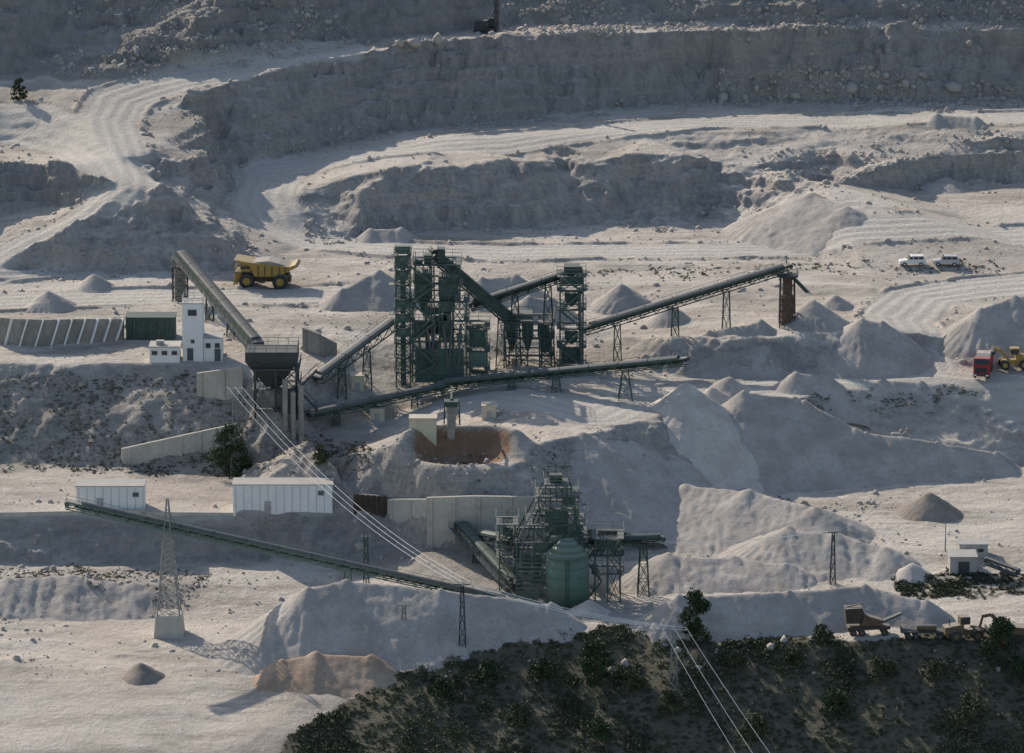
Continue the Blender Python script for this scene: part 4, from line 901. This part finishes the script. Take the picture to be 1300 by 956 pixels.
def loader(u,v,label,rz,bz=2.4,m='yellow'):
    T=thing('wheel_loader',label,'loader',G(u,v),rz)
    for x in (1.5,-1.6):
        for y in (-1.15,1.15): wheel(T,x,y,.8,.6,m)
    MB().prism([(-3.1,.9),(-3.1,2.0),(-1.2,2.3),(-.4,2.3),(-.4,.8)],-.95,.95).build('engine_hood',m,T,False); MB().bx(-.4,1.9,-.6,.6,.8,1.5).build('front_frame',m,T,False)
    c=MB().bx(-.9,.5,-.75,.75,2.3,3.4).build('cab',m,T,False); MB().bx(-.75,.53,-.77,.77,2.45,3.2).build('cab_window','glass',c,False)
    s=MB(); 
    for y in (-.7,.7): s.beam((.9,y,1.6),(2.4,y,bz+.3),.22,.4); s.beam((2.4,y,bz+.3),(3.3,y,bz),.22,.35)
    s.build('boom',m,T,False)
    MB().prism([(3.2,bz+.7),(3.1,bz-.3),(3.6,bz-.7),(4.5,bz-.6),(4.5,bz-.5),(3.75,bz-.45),(3.4,bz)],-1.4,1.4).build('bucket','steel',T,False); MB().cyl((-2.3,0,2.1),(-2.3,0,3.0),.08,n=6).build('exhaust','black',T,False)
loader(1286,468,'yellow wheel loader with raised bucket behind the red truck',math.radians(184),3.)
loader(1225,812,'dull rusty wheel loader parked on the dark yard at lower right',math.radians(10),1.,'dull')
def excavator(u,v,label,rz,m='dull'):
    T=thing('excavator',label,'excavator',G(u,v),rz)
    for y in (-1.1,1.1): MB().prism([(-1.9,.15),(-2.1,.5),(-1.9,.85),(1.9,.85),(2.1,.5),(1.9,.15),(1.7,0),(-1.7,0)],y-.28,y+.28).build('track','black',T,False)
    MB().prism([(-2.2,1.0),(-2.2,2.0),(-.3,2.1),(1.2,1.8),(1.2,1.0)],-1.2,1.2).build('house',m,T,False)
    c=MB().bx(.1,1.3,.3,1.2,1.8,2.9).build('cab',m,T,False); MB().bx(.3,1.33,.4,1.22,2.0,2.75).build('cab_window','glass',c,False)
    MB().beam((1.1,-.2,1.5),(2.9,-.2,3.4),.35,.5).beam((2.9,-.2,3.4),(4.0,-.2,3.1),.3,.45).build('boom',m,T,False); MB().beam((4.0,-.2,3.3),(4.5,-.2,1.4),.25,.35).build('stick',m,T,False)
    MB().prism([(4.2,1.5),(4.8,1.4),(4.7,.6),(4.0,.4),(3.9,.7)],-.7,.3).build('bucket','steel',T,False)
excavator(1284,812,'dull yellow excavator with folded arm at the lower right edge',math.radians(170))
p=G(616,41)
T=thing('drill_rig','dark drill rig with tall mast on the top bench','drill rig',p)
for y in (-1.1,1.1): MB().prism([(-2,.2),(-2.2,.5),(-2,.9),(2,.9),(2.2,.5),(2,.2)],y-.28,y+.28).build('track','black',T,False)
MB().bx(-2,.4,-1,1,.95,2.3).build('engine_house','steel',T,False); c=MB().bx(.5,1.6,.1,1,.95,2.6).build('cab','steel',T,False); MB().bx(.7,1.63,.2,1.02,1.7,2.4).build('cab_window','glass',c,False)
s=MB(); lattice(s,2.1,0,.7,.6,.4,11,9,.14,.07); s.build('mast','steel',T,False); MB().beam((.3,-.4,1.8),(2.,-.2,4.6),.2).build('strut','steel',T,False); MB().cyl((2.1,0,.1),(2.1,0,10),.1,n=6).build('drill_rod','rust',T,False)
p=G(1102,806); T=thing('screening_machine','rusty brown screening machine parked by the broad pale heap','machine',p,math.radians(4))
MB().bx(-3.,3.,-.9,.9,.9,1.3).build('chassis','drust',T,False)
for x in (-2.2,-1.,2.2):
    for y in (-.9,.9): wheel(T,x,y,.5,.35,'rust')
MB().prism([(-3.2,1.9),(-3.4,4.),(-1.,4.1),(-.6,3.),(-1.4,1.9)],-1,1).build('hopper','drust',T,False); MB().prism([(-1.2,1.4),(-.6,3.),(1.9,2.2),(1.9,1.4)],-.8,.8).build('screen_box','rust',T,False)
MB().beam((1.5,0,1.7),(4.6,0,3.0),1.,.25).build('belt_arm','steel',T,False); MB().beam((-3.3,0,4),(-.6,0,4.6),.15).build('boom','rust',T,False)
p=G(1172,810); T=thing('flatbed_trailer','low dark flatbed trailer parked beside the rusty machine','trailer',p)
MB().bx(-3.2,3.2,-1.1,1.1,.95,1.15).build('deck','steel',T,False)
for x in (-2.2,-1.1,2.3):
    for y in (-.9,.9): wheel(T,x,y,.45,.3,'grey')
MB().bx(-3.2,-3.05,-1.1,1.1,1.15,2.).build('headboard','drust',T,False); MB().cyl((-1,-.4,1.6),(1.8,-.4,1.6),.42,n=12).build('drum','dull',T,False)
# ---------------------------------------------------------------- camera, light, world
cam=bpy.data.cameras.new('camera'); co=bpy.data.objects.new('camera',cam); COL.objects.link(co); co.location=(0,CY,CZ); co.rotation_euler=(math.radians(90)-TH,0,0)
cam.sensor_width=36; cam.lens=36*F/1300; cam.clip_start=1; cam.clip_end=6000; sc.camera=co
el=math.radians(29); az=math.radians(-36)
sd=Vector((math.sin(az)*math.cos(el),math.cos(az)*math.cos(el),math.sin(el)))
sl=bpy.data.lights.new('sun','SUN'); sl.energy=5.0; sl.angle=math.radians(.5); sl.color=(1,.91,.79); so=bpy.data.objects.new('sun',sl); COL.objects.link(so)
so.rotation_euler=(-sd).to_track_quat('-Z','Y').to_euler(); so.location=(0,0,300)
w=bpy.data.worlds.new('World'); sc.world=w; w.use_nodes=True; nt=w.node_tree; bg=nt.nodes['Background']; sk=nt.nodes.new('ShaderNodeTexSky'); sk.sky_type='NISHITA'; sk.sun_disc=False
sk.sun_elevation=el; sk.sun_rotation=az; nt.links.new(sk.outputs[0],bg.inputs[0]); bg.inputs[1].default_value=.15
sc.view_settings.view_transform='Standard'; sc.view_settings.look='None'; sc.view_settings.exposure=0
